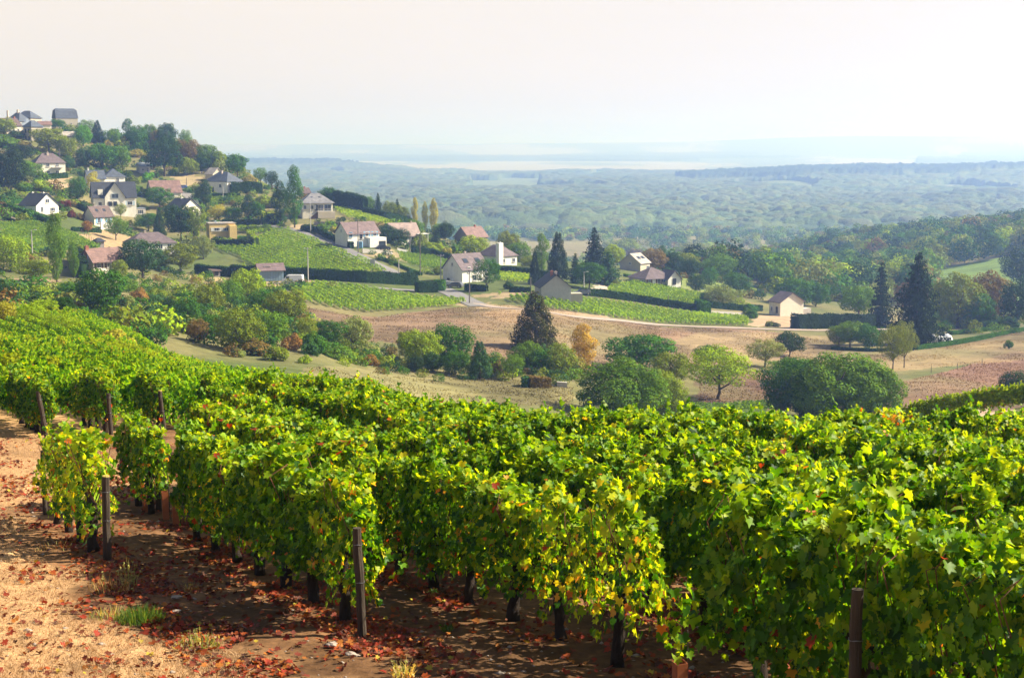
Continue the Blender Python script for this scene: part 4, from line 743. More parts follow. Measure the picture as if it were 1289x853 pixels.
# ------------------------------------------------------------------ hedges
def hedge(px, h, wd, c, label, dmin=200, name='hedge'):
    P = [at(u, v, dmin) for u, v in px]; s = mpp(P[len(P)//2]); hh = h * s; r = np.random.default_rng(int(px[0][0] + px[0][1]))
    seg = [(P[i+1] - P[i]).length for i in range(len(P)-1)]; tot = sum(seg); size = max(.2, min(.34, 1.5 * s)); n = int(tot * (2*hh + wd) * 3.0 / (size*size*.75)); n = min(n, 30000)
    d = r.random(n) * tot; cum = np.concatenate([[0], np.cumsum(seg)]); k = np.clip(np.searchsorted(cum, d) - 1, 0, len(seg)-1); t = (d - cum[k]) / np.array(seg)[k]
    A = np.array([tuple(p) for p in P]); base = A[k] * (1 - t[:, None]) + A[k+1] * t[:, None]; dirv = A[k+1] - A[k]; dirv /= np.linalg.norm(dirv[:, :2], axis=1, keepdims=True); nx = np.stack([dirv[:, 1], -dirv[:, 0]], 1)
    f = r.random(n); q = r.choice([-1, 1], n); off = np.where(f < wd / (2*hh + wd), r.uniform(-1, 1, n), q) * wd/2; z = np.where(f < wd / (2*hh + wd), hh, r.random(n) * hh)
    off *= 1 + .12 * np.sin(d*1.3) + r.normal(0, .05, n); z = z * (1 + .05*np.sin(d*.9 + 1)) + r.normal(0, .04*hh, n)
    x = base[:, 0] + nx[:, 0]*off; y = base[:, 1] + nx[:, 1]*off; Z = H(x, y) + z
    top = f < wd / (2*hh + wd); nn = np.stack([nx[:, 0]*q, nx[:, 1]*q, np.full(n, .15)], 1); nn[top] = (0, 0, 1); nn += r.normal(0, .4, nn.shape)
    v, fc, cc = cards(np.stack([x, y, Z], 1), nn, size * r.uniform(.7, 1.3, n), shade_cols(n, r) * np.array(CC[c]), 'quad', r)
    # the twiggy inner mass of the hedge, just inside the leaves
    m_ = int(tot / 2) + 2; ds = np.linspace(0, tot, m_); k = np.clip(np.searchsorted(cum, ds) - 1, 0, len(seg)-1); t = (ds - cum[k]) / np.array(seg)[k]; b_ = A[k] * (1 - t[:, None]) + A[k+1] * t[:, None]; dv = A[k+1] - A[k]; dv /= np.linalg.norm(dv[:, :2], axis=1, keepdims=True); w2 = wd * .40
    q0 = np.stack([b_[:, 0] + dv[:, 1]*w2, b_[:, 1] - dv[:, 0]*w2], 1); q1 = np.stack([b_[:, 0] - dv[:, 1]*w2, b_[:, 1] + dv[:, 0]*w2], 1)
    ring = np.stack([np.column_stack([q0, H(q0[:, 0], q0[:, 1]) - .1]), np.column_stack([q0, H(q0[:, 0], q0[:, 1]) + hh*.9]), np.column_stack([q1, H(q1[:, 0], q1[:, 1]) + hh*.9]), np.column_stack([q1, H(q1[:, 0], q1[:, 1]) - .1])], 1).reshape(-1, 3)
    ii = np.arange(m_*4).reshape(m_, 4); fi = np.concatenate([np.stack([ii[:-1, j], ii[1:, j], ii[1:, j+1], ii[:-1, j+1]], 1) for j in range(3)] + [ii[:1], ii[-1:]]); v, fc, cc = merge([(v, fc, cc), (ring, fi, np.tile(np.array(CC[c]), (len(ring), 1)))])
    me = fastmesh(name, v, fc, M_HEDGE, cc); tag(link(name, me), label, 'hedge')
M_HEDGE = mat_leaf('hedge_foliage', .15, .8, objcol=False, boost=1.6, spec=.06)
for a in [
 ([(292,348),(330,350),(400,353),(460,356),(525,358)],14,1.6,'dk','long straight dark hedge below the big plot of vines'),
 ([(247,344),(290,348)],11,1.8,'dk','dark hedge between the olive tree and the tin barn'),
 ([(524,368),(549,368)],13,2.2,'dk','short blocky hedge in the road fork'),([(551,367),(556,366)],13,2.2,'gr','cube shaped clipped hedge right of the blocky one'),
 ([(266,311),(319,311)],9,1.5,'vd','dark hedge wall below the yellow flat roofed house'),([(275,301),(315,302)],4,1.2,'br_','low bright hedge along the yellow house garden'),
 ([(314,302),(323,311)],11,1.5,'yg','yellowing hedge corner at the end of the yellow house garden'),([(280,284),(327,284)],7,1.5,'dk','hedge along the lane above the yellow house'),
 ([(290,244),(330,244)],13,1.5,'dk','tall clipped hedge right of the slate hip roofed house'),([(268,250),(302,250)],6,1.4,'dk','low hedge under the slate hip roofed house'),
 ([(330,276),(352,282)],9,2,'vd','dark hedge left of the tall poplars'),
 ([(414,256),(438,262),(460,270)],20,2.2,'dk','high dark hedge running down the ridge right of the terrace house'),([(458,271),(485,278),(516,284)],10,1.8,'dk','lower continuing hedge on the ridge under the conifers'),
 ([(385,291),(400,292),(415,301),(443,313)],7,1.2,'dk','hedge along the upper road left of the blue shuttered house'),([(477,326),(500,335),(530,347)],4,.9,'gr','low hedge line along the descending road'),
 ([(519,318),(545,322),(569,329)],8,1.4,'dk','hedge behind the little triangular vineyard'),([(586,366),(613,367)],8,1.4,'dk','clipped hedge before the mauve roofed house'),([(641,368),(668,369)],7,1.3,'dk','clipped hedge left of the grey gable house'),
 ([(600,340),(640,346),(692,352)],10,1.6,'dk','long dark hedge below the villa with the chimney'),
 ([(732,371),(756,373),(800,379),(850,387),(876,391)],8,1.5,'dk','long hedge bordering the lower vines'),([(876,391),(893,393)],13,2.5,'gr','bulky end of the long hedge above the lower vines'),
 ([(895,387),(935,391),(958,391)],7,1.4,'dk','dark hedge between the long hedge and the cottage'),([(1000,414),(1040,413),(1098,413)],17,2.5,'vd','thick dark thuja hedge right of the cream gable cottage'),
 ([(1048,440),(1098,443),(1148,441)],4,1.4,'dk','low curved hedge under the shrubs on the right'),([(1152,440),(1200,433),(1250,424),(1300,414)],4,1.4,'gr','low curved hedge right of the white tents'),
 ([(2,262),(30,273),(62,285)],10,1.6,'gr','diagonal hedge below the white gabled house'),([(0,259),(30,255)],5,1.5,'gr','short hedge at the left edge above the diagonal one'),([(6,276),(35,284)],3,1,'dk','thin hedge left along the upper lane'),
 ([(92,291),(126,293)],4,1.2,'dk','low hedge under the brown roofed cottage'),([(92,258),(110,268)],7,1.5,'dk','hedge between the white gable and the cottage'),([(55,226),(84,224)],6,1.4,'dk','clipped hedge below the mauve roofed villa'),
 ([(34,345),(62,344)],10,1.8,'vd','dark hedge under the left plot of vines'),([(105,350),(98,330)],18,2,'vd','dark hedge against the red roofed long house'),([(666,486),(692,487)],12,1.6,'bw','clipped brownish hedge piece in the meadow corner'),([(658,485),(666,486)],11,1.6,'gr','green clipped hedge piece in the meadow corner'),
 ([(140,224),(158,230)],6,1.5,'dk','hedge right of the blue hip roofed house'),([(1195,421),(1235,417),(1260,414)],4,1.5,'gr','hedge under the wood on the right behind the tents'),([(785,348),(797,350)],3,1,'gr','small hedge before the pale roofed house'),
]: hedge(*a, dmin=(150 if a[0][0][1] > 430 else 200))
# ------------------------------------------------------------------ far vineyard plots
def plot(px, rowpx, label, dmin=220, size=.34, per=16, sp=1.7, hgt=1.25, c=(1, 1, 1), gapn=.0):
    W = wpoly(px, dmin); a = at(*rowpx[0], dmin); b = at(*rowpx[1], dmin); d = Vector((b.x - a.x, b.y - a.y)).normalized(); nn = Vector((-d.y, d.x))
    A = np.array(W); tn = A @ np.array(nn); td = A @ np.array(d); r = np.random.default_rng(int(px[0][0])); P = []; 
    for k in np.arange(tn.min(), tn.max(), sp):
        t = np.arange(td.min(), td.max(), .75); t = t + r.uniform(-.2, .2, len(t)); x = nn.x*k + d.x*t; y = nn.y*k + d.y*t; m = inpoly(x, y, W); P.append(np.stack([x[m], y[m]], 1))
    P = np.concatenate(P); n = len(P) * per; i = np.repeat(np.arange(len(P)), per); q = r.random(n)
    off = r.normal(0, .17, n); al = r.uniform(-.5, .5, n); x = P[i, 0] + nn.x*off + d.x*al; y = P[i, 1] + nn.y*off + d.y*al; z = H(x, y) + .25 + (hgt - .25) * q**.7
    nrm = np.stack([nn.x*np.sign(off), nn.y*np.sign(off), .6 + 0*off], 1) + r.normal(0, .45, (n, 3))
    col = np.array([(.09, .175, .02), (.13, .23, .028), (.18, .27, .03)])[r.choice(3, n)] * np.array(c) * r.uniform(.8, 1.2, (n, 1)) * (1 + .25 * fbm(x, y, 12, 3, 2))[:, None]
    v, f, cc = cards(np.stack([x, y, z], 1), nrm, size * r.uniform(.7, 1.3, n), col, 'quad', r)
    tag(link('vineyard', fastmesh('vineyard', v, f, M_VINEFAR, cc)), label, 'vineyard', kind='stuff')
plot([(268,308),(268,299),(326,312),(324,300),(345,291),(362,290),(392,301),(440,322),(492,345),(440,345),(335,342),(300,325),(270,313)], [(330,300),(450,340)], 'largest plot of vine rows beside the descending road')
plot([(292,287),(340,287),(345,290),(320,296),(292,290)], [(300,290),(340,294)], 'narrow plot of vines above the yellow house hedge')
plot([(362,364),(400,358),(470,366),(590,380),(570,386),(470,394),(420,388),(380,379)], [(490,392),(430,362)], 'broad plot of vines below the long dark hedge')
plot([(614,368),(640,376),(680,372),(730,378),(800,386),(942,402),(942,411),(850,408),(760,398),(690,389),(650,381)], [(760,396),(735,380)], 'long band of vines along the valley lane')
plot([(770,362),(800,357),(840,364),(888,374),(888,386),(850,384),(800,376),(765,370)], [(780,362),(870,382)], 'sloping vines below the hip roofed bungalow')
plot([(0,284),(40,282),(62,286),(95,298),(125,313),(100,318),(60,318),(0,318)], [(0,300),(110,314)], 'plot of vines at the left edge behind the tall poplar')
plot([(420,264),(440,264),(495,282),(480,283),(440,276)], [(425,264),(490,282)], 'strip of vines on the ridge under the dark hedge', c=(1.2, 1.1, 1))
plot([(500,320),(545,325),(562,330),(560,340),(530,338),(505,330)], [(505,322),(556,330)], 'little triangular vineyard beside the junction')
plot([(628,342),(668,347),(672,358),(630,354)], [(630,343),(668,349)], 'vine terrace under the villa with the chimney', c=(1.2, 1.1, 1))
plot([(266,249),(305,250),(305,258),(266,259)], [(268,250),(304,252)], 'tiny vine patch below the slate hip roofed house', c=(.9, .9, 1))
plot([(868,509),(972,508),(972,519),(868,519)], [(870,512),(965,512)], 'low green crop strip seen above the crest', dmin=120, hgt=.6, size=.25, c=(.7, .75, .8))

print('shared tree labels', [k for k, v in used.items() if v > 1])
# ------------------------------------------------------------------ roads
M_ROAD = mat_plain('asphalt', (.20, .19, .185), .9, .15, 1.5, .2); M_TRACK = mat_plain('track_gravel', (.34, .27, .22), .95, .2, 1.5, .3)
def road(px, wd, name, label, mat, dmin=200, lift=.12):
    P = [at(u, v, dmin) for u, v in px]; pts = []
    for i in range(len(P)-1):
        m = max(2, int((P[i+1]-P[i]).length / 3))
        for k in range(m): pts.append(P[i].lerp(P[i+1], k/m))
    pts.append(P[-1]); A = np.array([tuple(p) for p in pts]); 
    for _ in range(6): A[1:-1] = (A[:-2] + A[1:-1]*2 + A[2:]) / 4
    d = np.gradient(A[:, :2], axis=0); d /= np.linalg.norm(d, axis=1, keepdims=True); nx = np.stack([d[:, 1], -d[:, 0]], 1); rows = []
    K = 7
    for s in np.linspace(-.5, .5, K):
        x = A[:, 0] + nx[:, 0]*wd*s; y = A[:, 1] + nx[:, 1]*wd*s; rows.append(np.stack([x, y, H(x, y) + relief(x, y) + lift + .05*(1 - 4*s*s)], 1))
    Vt = np.stack(rows, 1).reshape(-1, 3); n = len(A); i = np.arange(n*K).reshape(n, K); Fc = np.stack([i[:-1, :-1], i[1:, :-1], i[1:, 1:], i[:-1, 1:]], -1).reshape(-1, 4)
    tag(link(name, fastmesh(name, Vt, Fc, mat)), label, kind='structure')
road([(358,289),(378,293),(400,301),(425,312),(447,321),(475,335),(500,344),(530,356),(556,365)], 4.6, 'road', 'grey lane running down past the big vine plot', M_ROAD)
road([(556,364),(575,372),(590,379),(606,386)], 5.2, 'road', 'lane from the junction down to the valley road', M_ROAD)
road([(596,382),(640,389),(690,395),(760,402),(850,410),(940,414),(1000,416),(1060,416),(1160,412)], 3.6, 'road', 'pale valley road below the band of vines', M_TRACK)
road([(340,357),(400,360),(470,363),(530,366),(556,366)], 3.6, 'road', 'lane under the long hedge', M_ROAD)
road([(222,240),(240,247),(246,256),(235,266)], 4, 'road', 'short upper lane beside the terracotta roof', M_ROAD)
road([(326,284),(345,287),(362,289)], 5, 'road', 'lane above the big plot', M_ROAD)
road([(0,270),(20,276),(45,285)], 3, 'road', 'lane at the left edge', M_TRACK)
# ------------------------------------------------------------------ houses
WALLS = dict(white=(.80, .77, .68), cream=(.76, .70, .57), grey=(.50, .47, .43), beige=(.48, .42, .32), yellow=(.72, .52, .20), stone=(.40, .36, .28), tin=(.20, .29, .38), wood=(.22, .20, .19), shade=(.5, .48, .44))
M_W = {k: mat_plain('render_' + k, c, .9, .1, 1.2, .15) for k, c in WALLS.items()}
ROOFS = dict(slate=(.085, .105, .14), dark=(.035, .042, .06), mauve=(.17, .125, .13), brown=(.15, .10, .09), red=(.25, .145, .12), pink=(.42, .31, .27), pale=(.50, .44, .38), grey=(.26, .255, .27), rust=(.22, .15, .145), bluegrey=(.22, .26, .31))
M_R = {k: mat_tiles('roof_' + k, c) for k, c in ROOFS.items()}
M_FR = mat_plain('window_frame_white', (.75, .73, .68), .6, .05, 3, 0); M_DKF = mat_plain('dark_joinery', (.06, .05, .045), .7, .1, 3, 0)
m, n_, b_ = nodemat('window_glass'); b_.inputs['Base Color'].default_value = (.03, .04, .055, 1); b_.inputs['Roughness'].default_value = .08; b_.inputs['Specular IOR Level'].default_value = .6; M_GL = m
M_BLUE = mat_plain('blue_shutter', (.22, .42, .62), .6, .1, 3, 0); M_BRN = mat_plain('brown_shutter', (.12, .06, .04), .7, .1, 3, 0); M_LTB = mat_plain('pale_blue_panel', (.45, .55, .62), .6, .1, 3, 0)
M_CHIM = mat_plain('chimney_render', (.5, .42, .35), .9, .2, 4, .2); M_BRICK = mat_plain('chimney_brick', (.30, .12, .08), .9, .2, 6, .3); M_CONC = mat_plain('pale_concrete', (.48, .45, .40), .9, .15, 2, .2)
M_SHUT = {'blue': M_BLUE, 'brown': M_BRN, 'white': M_FR, 'lt': M_LTB}
HOUSES = []
class House:
    """local frame: x runs along the right-hand visible face, y goes back along the left-hand visible face; the corner between them faces the camera"""
    def __init__(s, name, label, cat, uc, vb, wl, wr, psi, hw, wall='white', roof='slate', rtype='gable', ridge='x', hr=20, D=None, Wd=None, over=.4, dmin=200, lift=0):
        p = at(uc, vb, dmin); k = mpp(p); s.k = k; s.psi = math.radians(psi); c, sn = math.cos(s.psi), math.sin(s.psi)
        vx = p.x / p.y; s.L = wr * k / max(.2, c); s.W = Wd or (wl * k / max(.15, sn)); s.h = hw * k; s.R = hr * k; s.name = name; s.over = over; s.rtype = rtype; s.ridge = ridge
        s.root = link(name, None, None, p + Vector((0, 0, lift))); s.root.rotation_euler = (0, 0, s.psi - math.atan(vx) * 1.0); tag(s.root, label, cat)
        HOUSES.append((p.x, p.y, max(s.L, s.W), s)); s.walls(M_W[wall]); s.roofm(M_R[roof])
        th = s.root.rotation_euler.z; cx = p.x + math.cos(th)*s.L/2 - math.sin(th)*s.W/2; cyy = p.y + math.sin(th)*s.L/2 + math.cos(th)*s.W/2; HOUSES[-1] = (cx, cyy, .5*math.hypot(s.L, s.W), s)
    def walls(s, mat):
        L, W, h, R, F0 = s.L, s.W, s.h, s.R, -4.0; m = MB()
        if s.rtype == 'gable' and s.ridge == 'x':
            e = .12; m.solid([(0,0,F0),(L,0,F0),(L,W,F0),(0,W,F0),(0,0,h),(L,0,h),(L,W,h),(0,W,h),(0,W/2,h+R-e),(L,W/2,h+R-e)], [(0,1,5,4),(1,2,6,9,5),(2,3,7,6),(3,0,4,8,7),(0,3,2,1),(4,5,9,8),(6,7,8,9)])
        elif s.rtype == 'gable':
            e = .12; m.solid([(0,0,F0),(L,0,F0),(L,W,F0),(0,W,F0),(0,0,h),(L,0,h),(L,W,h),(0,W,h),(L/2,0,h+R-e),(L/2,W,h+R-e)], [(0,1,5,8,4),(1,2,6,5),(2,3,7,9,6),(3,0,4,7),(0,3,2,1),(4,8,9,7),(5,6,9,8)])
        else: m.box((L/2, W/2, (h+F0)/2), (L, W, h-F0))
        s.wall = m.build('wall', mat, s.root)
    def roofm(s, mat):
        L, W, h, R, o = s.L, s.W, s.h, s.R, s.over; m = MB(); t = .16
        def slab(a, b, c_, d_):              # a quad given thickness downwards
            q = [Vector(v) for v in (a, b, c_, d_)]; lo = [v - Vector((0, 0, t)) for v in q]
            m.solid(q + lo, [(0,1,2,3),(7,6,5,4),(0,4,5,1),(1,5,6,2),(2,6,7,3),(3,7,4,0)])
        if s.rtype == 'gable' and s.ridge == 'x':
            g = R / (W/2); lo = h - o*g + .08; s.slope = g
            slab((-o,-o,lo),(L+o,-o,lo),(L+o,W/2,h+R+.08),(-o,W/2,h+R+.08)); slab((L+o,W+o,lo),(-o,W+o,lo),(-o,W/2,h+R+.083),(L+o,W/2,h+R+.083))
        elif s.rtype == 'gable':
            g = R / (L/2); lo = h - o*g + .08; s.slope = g
            slab((-o,W+o,lo),(-o,-o,lo),(L/2,-o,h+R+.08),(L/2,W+o,h+R+.08)); slab((L+o,-o,lo),(L+o,W+o,lo),(L/2,W+o,h+R+.083),(L/2,-o,h+R+.083))
        elif s.rtype == 'hip':
            a = min(L, W)/2; z = h + .02; T = h + R
            if L >= W: r0, r1 = (a*.85+0, W/2), (L-a*.85, W/2)
            else: r0, r1 = (L/2, a*.85), (L/2, W-a*.85)
            if abs(L-W) < .6: r0, r1 = (L/2-.4, W/2), (L/2+.4, W/2)
            B = [(-o,-o,z),(L+o,-o,z),(L+o,W+o,z),(-o,W+o,z)]; Tp = [(r0[0],r0[1],T),(r1[0],r1[1],T)]
            lw = [(x,y,z_-.14) for x,y,z_ in B]
            if L >= W or abs(L-W) < .6: f = [(0,1,5,4),(1,2,5),(2,3,4,5),(3,0,4)]
            else: f = [(0,1,4),(1,2,5,4),(2,3,5),(3,0,4,5)]
            m.solid(B + Tp + lw, f + [(9,8,7,6),(0,6,7,1),(1,7,8,2),(2,8,9,3),(3,9,6,0)]); s.slope = R / a
        elif s.rtype == 'gambrel':           # mansard with clipped ends, ridge along x
            z = h; y1 = W*.2; T1 = h + R*.8; T = h + R
            B = [(-o,-o,z),(L+o,-o,z),(L+o,W+o,z),(-o,W+o,z)]; Mi = [(.0,y1,T1),(L,y1,T1),(L,W-y1,T1),(0,W-y1,T1)]; Tp = [(L*.07,W/2,T),(L*.93,W/2,T)]
            m.solid(B+Mi+Tp, [(0,1,5,4),(1,2,6,5),(2,3,7,6),(3,0,4,7),(4,5,9,8),(5,6,9),(6,7,8,9),(7,4,8),(3,2,1,0)]); s.slope = 1
        elif s.rtype == 'flat':
            m.box((L/2, W/2, h+.12), (L+.3, W+.3, .24)); s.slope = 0
        elif s.rtype == 'shed':
            slab((-o,-o,h+.05),(L+o,-o,h+.05),(L+o,W+o,h+R),(-o,W+o,h+R)); s.slope = R/W
        s.roof = m.build('roof', mat, s.root)
    def chimney(s, fx, fy, up=1.2, w_=.7, mat=None, base=None):
        x = fx*s.L; y = fy*s.W; z = s.h + s.R + up; m = MB(); z0 = s.h if base is None else base; m.box((x, y, (z+z0)/2), (w_, w_, z-z0)); m.box((x, y, z+.06), (w_+.16, w_+.16, .12)); m.box((x, y, z+.22), (w_*.4, w_*.4, .2)); m.build('chimney', mat or M_CHIM, s.roof); return s
    def win(s, face, f, z, w_, h, sh=None, fr=None, bars=1, door=False):
        fr = fr or M_FR; nm = 'door' if door else 'window'
        def B(c, d):                         # c: along, out, up on the face
            if face == 'R': return ((c[0], -c[1], c[2]), (d[0], d[1], d[2]))
            if face == 'L': return ((-c[1], c[0], c[2]), (d[1], d[0], d[2]))
            return ((s.L + c[1], c[0], c[2]), (d[1], d[0], d[2]))
        x = f * (s.L if face == 'R' else s.W); m = MB(); t = .09; q = .05
        for c, d in (((x-w_/2+t/2, q, z+h/2),(t, .14, h)), ((x+w_/2-t/2, q, z+h/2),(t, .14, h)), ((x, q, z+t/2),(w_-2*t, .14, t)), ((x, q, z+h-t/2),(w_-2*t, .14, t))): m.box(*B(c, d))
        for k in range(bars): m.box(*B((x - w_/2 + w_*(k+1)/(bars+1), q-.01, z+h/2), (.06, .12, h-2*t)))
        fo = m.build(nm, fr, s.root)
        g = MB(); g.box(*B((x, .03, z+h/2), (w_-2*t-.004, .05, h-2*t-.004))); g.build('pane', M_GL, fo)
        si = MB(); si.box(*B((x, .10, z-.05), (w_+.2, .26, .09))); si.build('sill', M_CONC, fo)
        if sh:
            for sg in (-1, 1): a = MB(); a.box(*B((x+sg*(w_/2+w_*.27), .045, z+h/2), (w_*.5, .07, h+.06))); a.build('shutter', M_SHUT[sh], fo)
        return s
    def sky(s, fx, t, w_=.9, l=1.1):         # skylight on the front roof slope (ridge along x)
        g = math.atan(s.slope); x = fx*s.L; yy = t*s.W/2; z = s.h + s.slope*yy + .12
        m = MB(); M_ = Matrix.Translation((x, yy, z)) @ Matrix.Rotation(g, 4, 'X'); m.box((0,0,0), (w_, l, .12), M_); o = m.build('skylight', M_DKF, s.roof)
        m = MB(); m.box((0,0,.05), (w_-.2, l-.2, .05), M_); m.build('pane', M_GL if s.k < 9 else M_FR, o); return s
    def block(s, name, c, d, mat, par=None): m = MB(); m.box(c, d); m.build(name, mat, par or s.root); return s
def rail(s, x0, x1, y, z, name='balcony_rail', mat=None, hgt=1.0):
    m = MB(); m.tube([(x0, y, z+hgt), (x1, y, z+hgt)], .04, 5); n = max(3, int((x1-x0)/.35))
    for k in range(n+1): m.tube([(x0+(x1-x0)*k/n, y, z), (x0+(x1-x0)*k/n, y, z+hgt)], .02, 4)
    m.build(name, mat or M_FR, s.root)
# hilltop village
h = House('village_house', 'large slate roofed house highest at the top left of the hill', 'house', 24, 152, 16, 14, 45, 13, 'stone', 'slate', 'hip', hr=11, dmin=450); h.chimney(.1, .9, .6); h.chimney(.5, .5, 1)
h = House('village_house', 'slate roofed stone house right below the highest one', 'house', 39, 163, 20, 13, 50, 14, 'stone', 'slate', 'hip', hr=9, dmin=450); h.win('R', .5, 2, .9, 1.2); h.win('L', .4, 2, .9, 1.2)
h = House('village_house', 'low house with a red-brown tiled roof at the top left edge', 'house', 8, 168, 12, 18, 25, 10, 'cream', 'brown', 'gable', hr=9, dmin=450); h.win('R', .5, .8, 1, 1.3); h.win('R', .8, .8, 1, 1.3); h.chimney(.9, .5, .5, mat=M_BRICK)
h = House('village_house', 'narrow blue-grey roofed annex between the hilltop houses', 'house', 24, 166, 4, 12, 15, 9, 'stone', 'bluegrey', 'gable', hr=7, dmin=450, Wd=5)
h = House('stone_house', 'square stone house with slate pyramid roof and tall windows on the hill', 'house', 40, 178, 9.5, 14, 38, 18, 'stone', 'slate', 'hip', hr=8, dmin=400); 
for f in (.3, .7): h.win('L', f, 3.4, .9, 1.7, fr=M_DKF); h.win('L', f, .5, .9, 1.6, fr=M_DKF)
h.win('R', .5, 3.4, .9, 1.5, fr=M_DKF)
h = House('stone_barn', 'barn with a clipped slate mansard roof standing against the sky', 'barn', 71, 161, 4, 26, 14, 12, 'stone', 'slate', 'gambrel', hr=12, dmin=450, Wd=7, over=.2); h.win('R', .3, 1.3, .8, 1); h.win('R', .7, 1.3, .8, 1)
h = House('outbuilding', 'long low outbuilding with a pale roof under the mansard barn', 'house', 72, 177, 4, 22, 8, 6, 'stone', 'pale', 'gable', hr=5, dmin=400, Wd=5); h.win('R', .4, .4, .9, .9)
h = House('outbuilding', 'short grey roofed outbuilding left of the long low one', 'house', 60, 176, 3, 11, 8, 7, 'stone', 'bluegrey', 'gable', hr=5, dmin=400, Wd=5)
h = House('village_house', 'sliver of a red roofed house behind the stone house on the hill', 'house', 50, 164, 2, 14, 8, 7, 'cream', 'red', 'gable', hr=4, dmin=450, Wd=6)
h = House('villa', 'cream villa with a mauve hipped roof and balcony on the upper left slope', 'house', 46, 220, 8, 35, 14, 14.5, 'cream', 'mauve', 'hip', hr=12, dmin=350, Wd=8); h.chimney(.48, .4, .2)
for f in (.15, .4, .72): h.win('R', f, 2.9, 1.3, 1.2, bars=1); h.win('R', f, .4, 1.2, 1.0)
h.block('balcony', (h.L*.7, -.7, 2.55), (4.2, 1.4, .18), M_CONC); rail(h, h.L*.7-2.1, h.L*.7+2.1, -1.35, 2.6)
h = House('house', 'white house with a blue slate hipped roof on the upper slope', 'house', 133, 239, 6, 24, 12, 16, 'white', 'slate', 'hip', hr=10, dmin=350, Wd=8); h.win('R', .62, 2.7, 1.1, 1.5); h.block('terrace_roof', (h.L*.6, -1.2, 2.2), (4, 2.2, .12), M_CONC); h.win('R', .6, .2, 3, 1.8, bars=3)
h = House('house', 'lower wing with a slate roof and chimney left of the blue hipped roof', 'house', 112, 238, 5, 20, 12, 13, 'white', 'slate', 'gable', hr=10, dmin=350, Wd=7); h.chimney(.12, .5, .6, .5, M_FR); h.win('R', .3, .6, 1, 1.2)
h = House('small_house', 'small grey house with a bluish roof right of the dense crown on the upper slope', 'house', 176, 218, 3, 13, 15, 9, 'grey', 'bluegrey', 'gable', hr=4, dmin=400, Wd=5); h.win('R', .3, .8, .8, 1); h.win('R', .75, .4, .9, 1.8, door=True)
h = House('half_timbered_house', 'big dark roofed house with a white half timbered gable', 'house', 118, 262, 2, 52, 6, 14, 'white', 'dark', 'gable', hr=18, dmin=330, Wd=8); h.win('R', .85, .8, 1.6, 1.3, 'lt'); h.win('R', .15, .8, 1.2, 1.2)
def crossgable(h, f, w_, mat, rmat, out=.6, k=.98):
    x = f*h.L; m = MB(); R = h.R * k; g = R/(w_/2); y1 = h.W*.45
    m.solid([(x-w_/2,-out,-3),(x+w_/2,-out,-3),(x+w_/2,-out,h.h),(x,-out,h.h+R),(x-w_/2,-out,h.h),(x-w_/2,y1,-3),(x+w_/2,y1,-3),(x+w_/2,y1,h.h),(x,y1,h.h+R),(x-w_/2,y1,h.h)], [(0,1,2,3,4),(9,8,7,6,5),(1,6,7,2),(0,4,9,5),(2,7,8,3),(4,3,8,9)]); m.build('gable_wall', mat, h.root)
    for s_ in (-1, 1):
        m = MB(); q = [Vector((x, -out-.5, h.h+R+.14)), Vector((x, y1, h.h+R+.14)), Vector((x+s_*(w_/2+.5), y1, h.h+.14-.5*g)), Vector((x+s_*(w_/2+.5), -out-.5, h.h+.14-.5*g))]; lo = [v-Vector((0,0,.13)) for v in q]
        m.solid(q+lo, [(0,1,2,3),(7,6,5,4),(0,4,5,1),(1,5,6,2),(2,6,7,3),(3,7,4,0)]); m.build('gable_roof', rmat, h.root)
crossgable(h, .5, 6.6, M_W['white'], M_R['dark'])
def facade(h, x, y, z, w_, hh, mat, name='window', bars=1):
    m = MB(); t = .1
    for c, d in (((x-w_/2+t/2,y,z+hh/2),(t,.14,hh)),((x+w_/2-t/2,y,z+hh/2),(t,.14,hh)),((x,y,z+t/2),(w_-2*t,.14,t)),((x,y,z+hh-t/2),(w_-2*t,.14,t))): m.box(c, d)
    for k in range(bars): m.box((x-w_/2+w_*(k+1)/(bars+1), y+.01, z+hh/2), (.06,.1,hh-2*t))
    o = m.build(name, mat, h.root); m = MB(); m.box((x, y+.03, z+hh/2), (w_-2*t-.004, .04, hh-2*t-.004)); m.build('pane', M_GL, o)
facade(h, h.L*.5, -.66, h.h-.6, 2.2, 1.6, M_LTB); facade(h, h.L*.38, -.66, .6, 1.2, 1.5, M_DKF); facade(h, h.L*.5, -.66, .6, 1.2, 1.5, M_DKF)
h.block('dormer', (h.L*.17, 1.6, h.h+1.5), (1.6, 2.4, 1.8), M_W['white'], h.roof)
h = House('garage', 'small flat grey garage right of the half timbered house', 'garage', 171, 270, 2, 12, 10, 7, 'grey', 'bluegrey', 'flat', hr=0, dmin=330, Wd=5); h.win('R', .5, .1, 2, 1.5, door=True, bars=2)
h = House('cottage', 'cottage with a brown roof, skylights and pale blue shutters', 'house', 119, 284, 13, 23, 34, 11.5, 'cream', 'brown', 'gable', hr=12, dmin=300); h.win('R', .25, .6, 1.1, 1.7, 'blue'); h.win('R', .75, .6, 1.1, 1.7, 'blue'); h.sky(.3, .55); h.sky(.7, .55)
h = House('house', 'white gabled house with a dark roof, two chimneys and terrace on the left slope', 'house', 46, 271, 20, 27, 40, 13, 'white', 'dark', 'gable', ridge='y', hr=14, dmin=300); h.chimney(.5, .2, .1, .5, M_FR); h.chimney(.5, .85, .1, .5, M_FR)
h.win('R', .25, .7, 1.1, 1.8, 'lt'); h.win('R', .72, 1.0, 1.9, 1.2, bars=2); h.win('R', .5, 3.6, 1.5, 1.2); h.win('L', .3, .8, 1.2, 1.2); h.win('L', .8, .8, 1.2, 1.2); rail(h, 0, h.L, -1.0, .1); h.block('terrace', (h.L/2, -.6, -.6), (h.L, 1.2, 1.3), M_CONC)
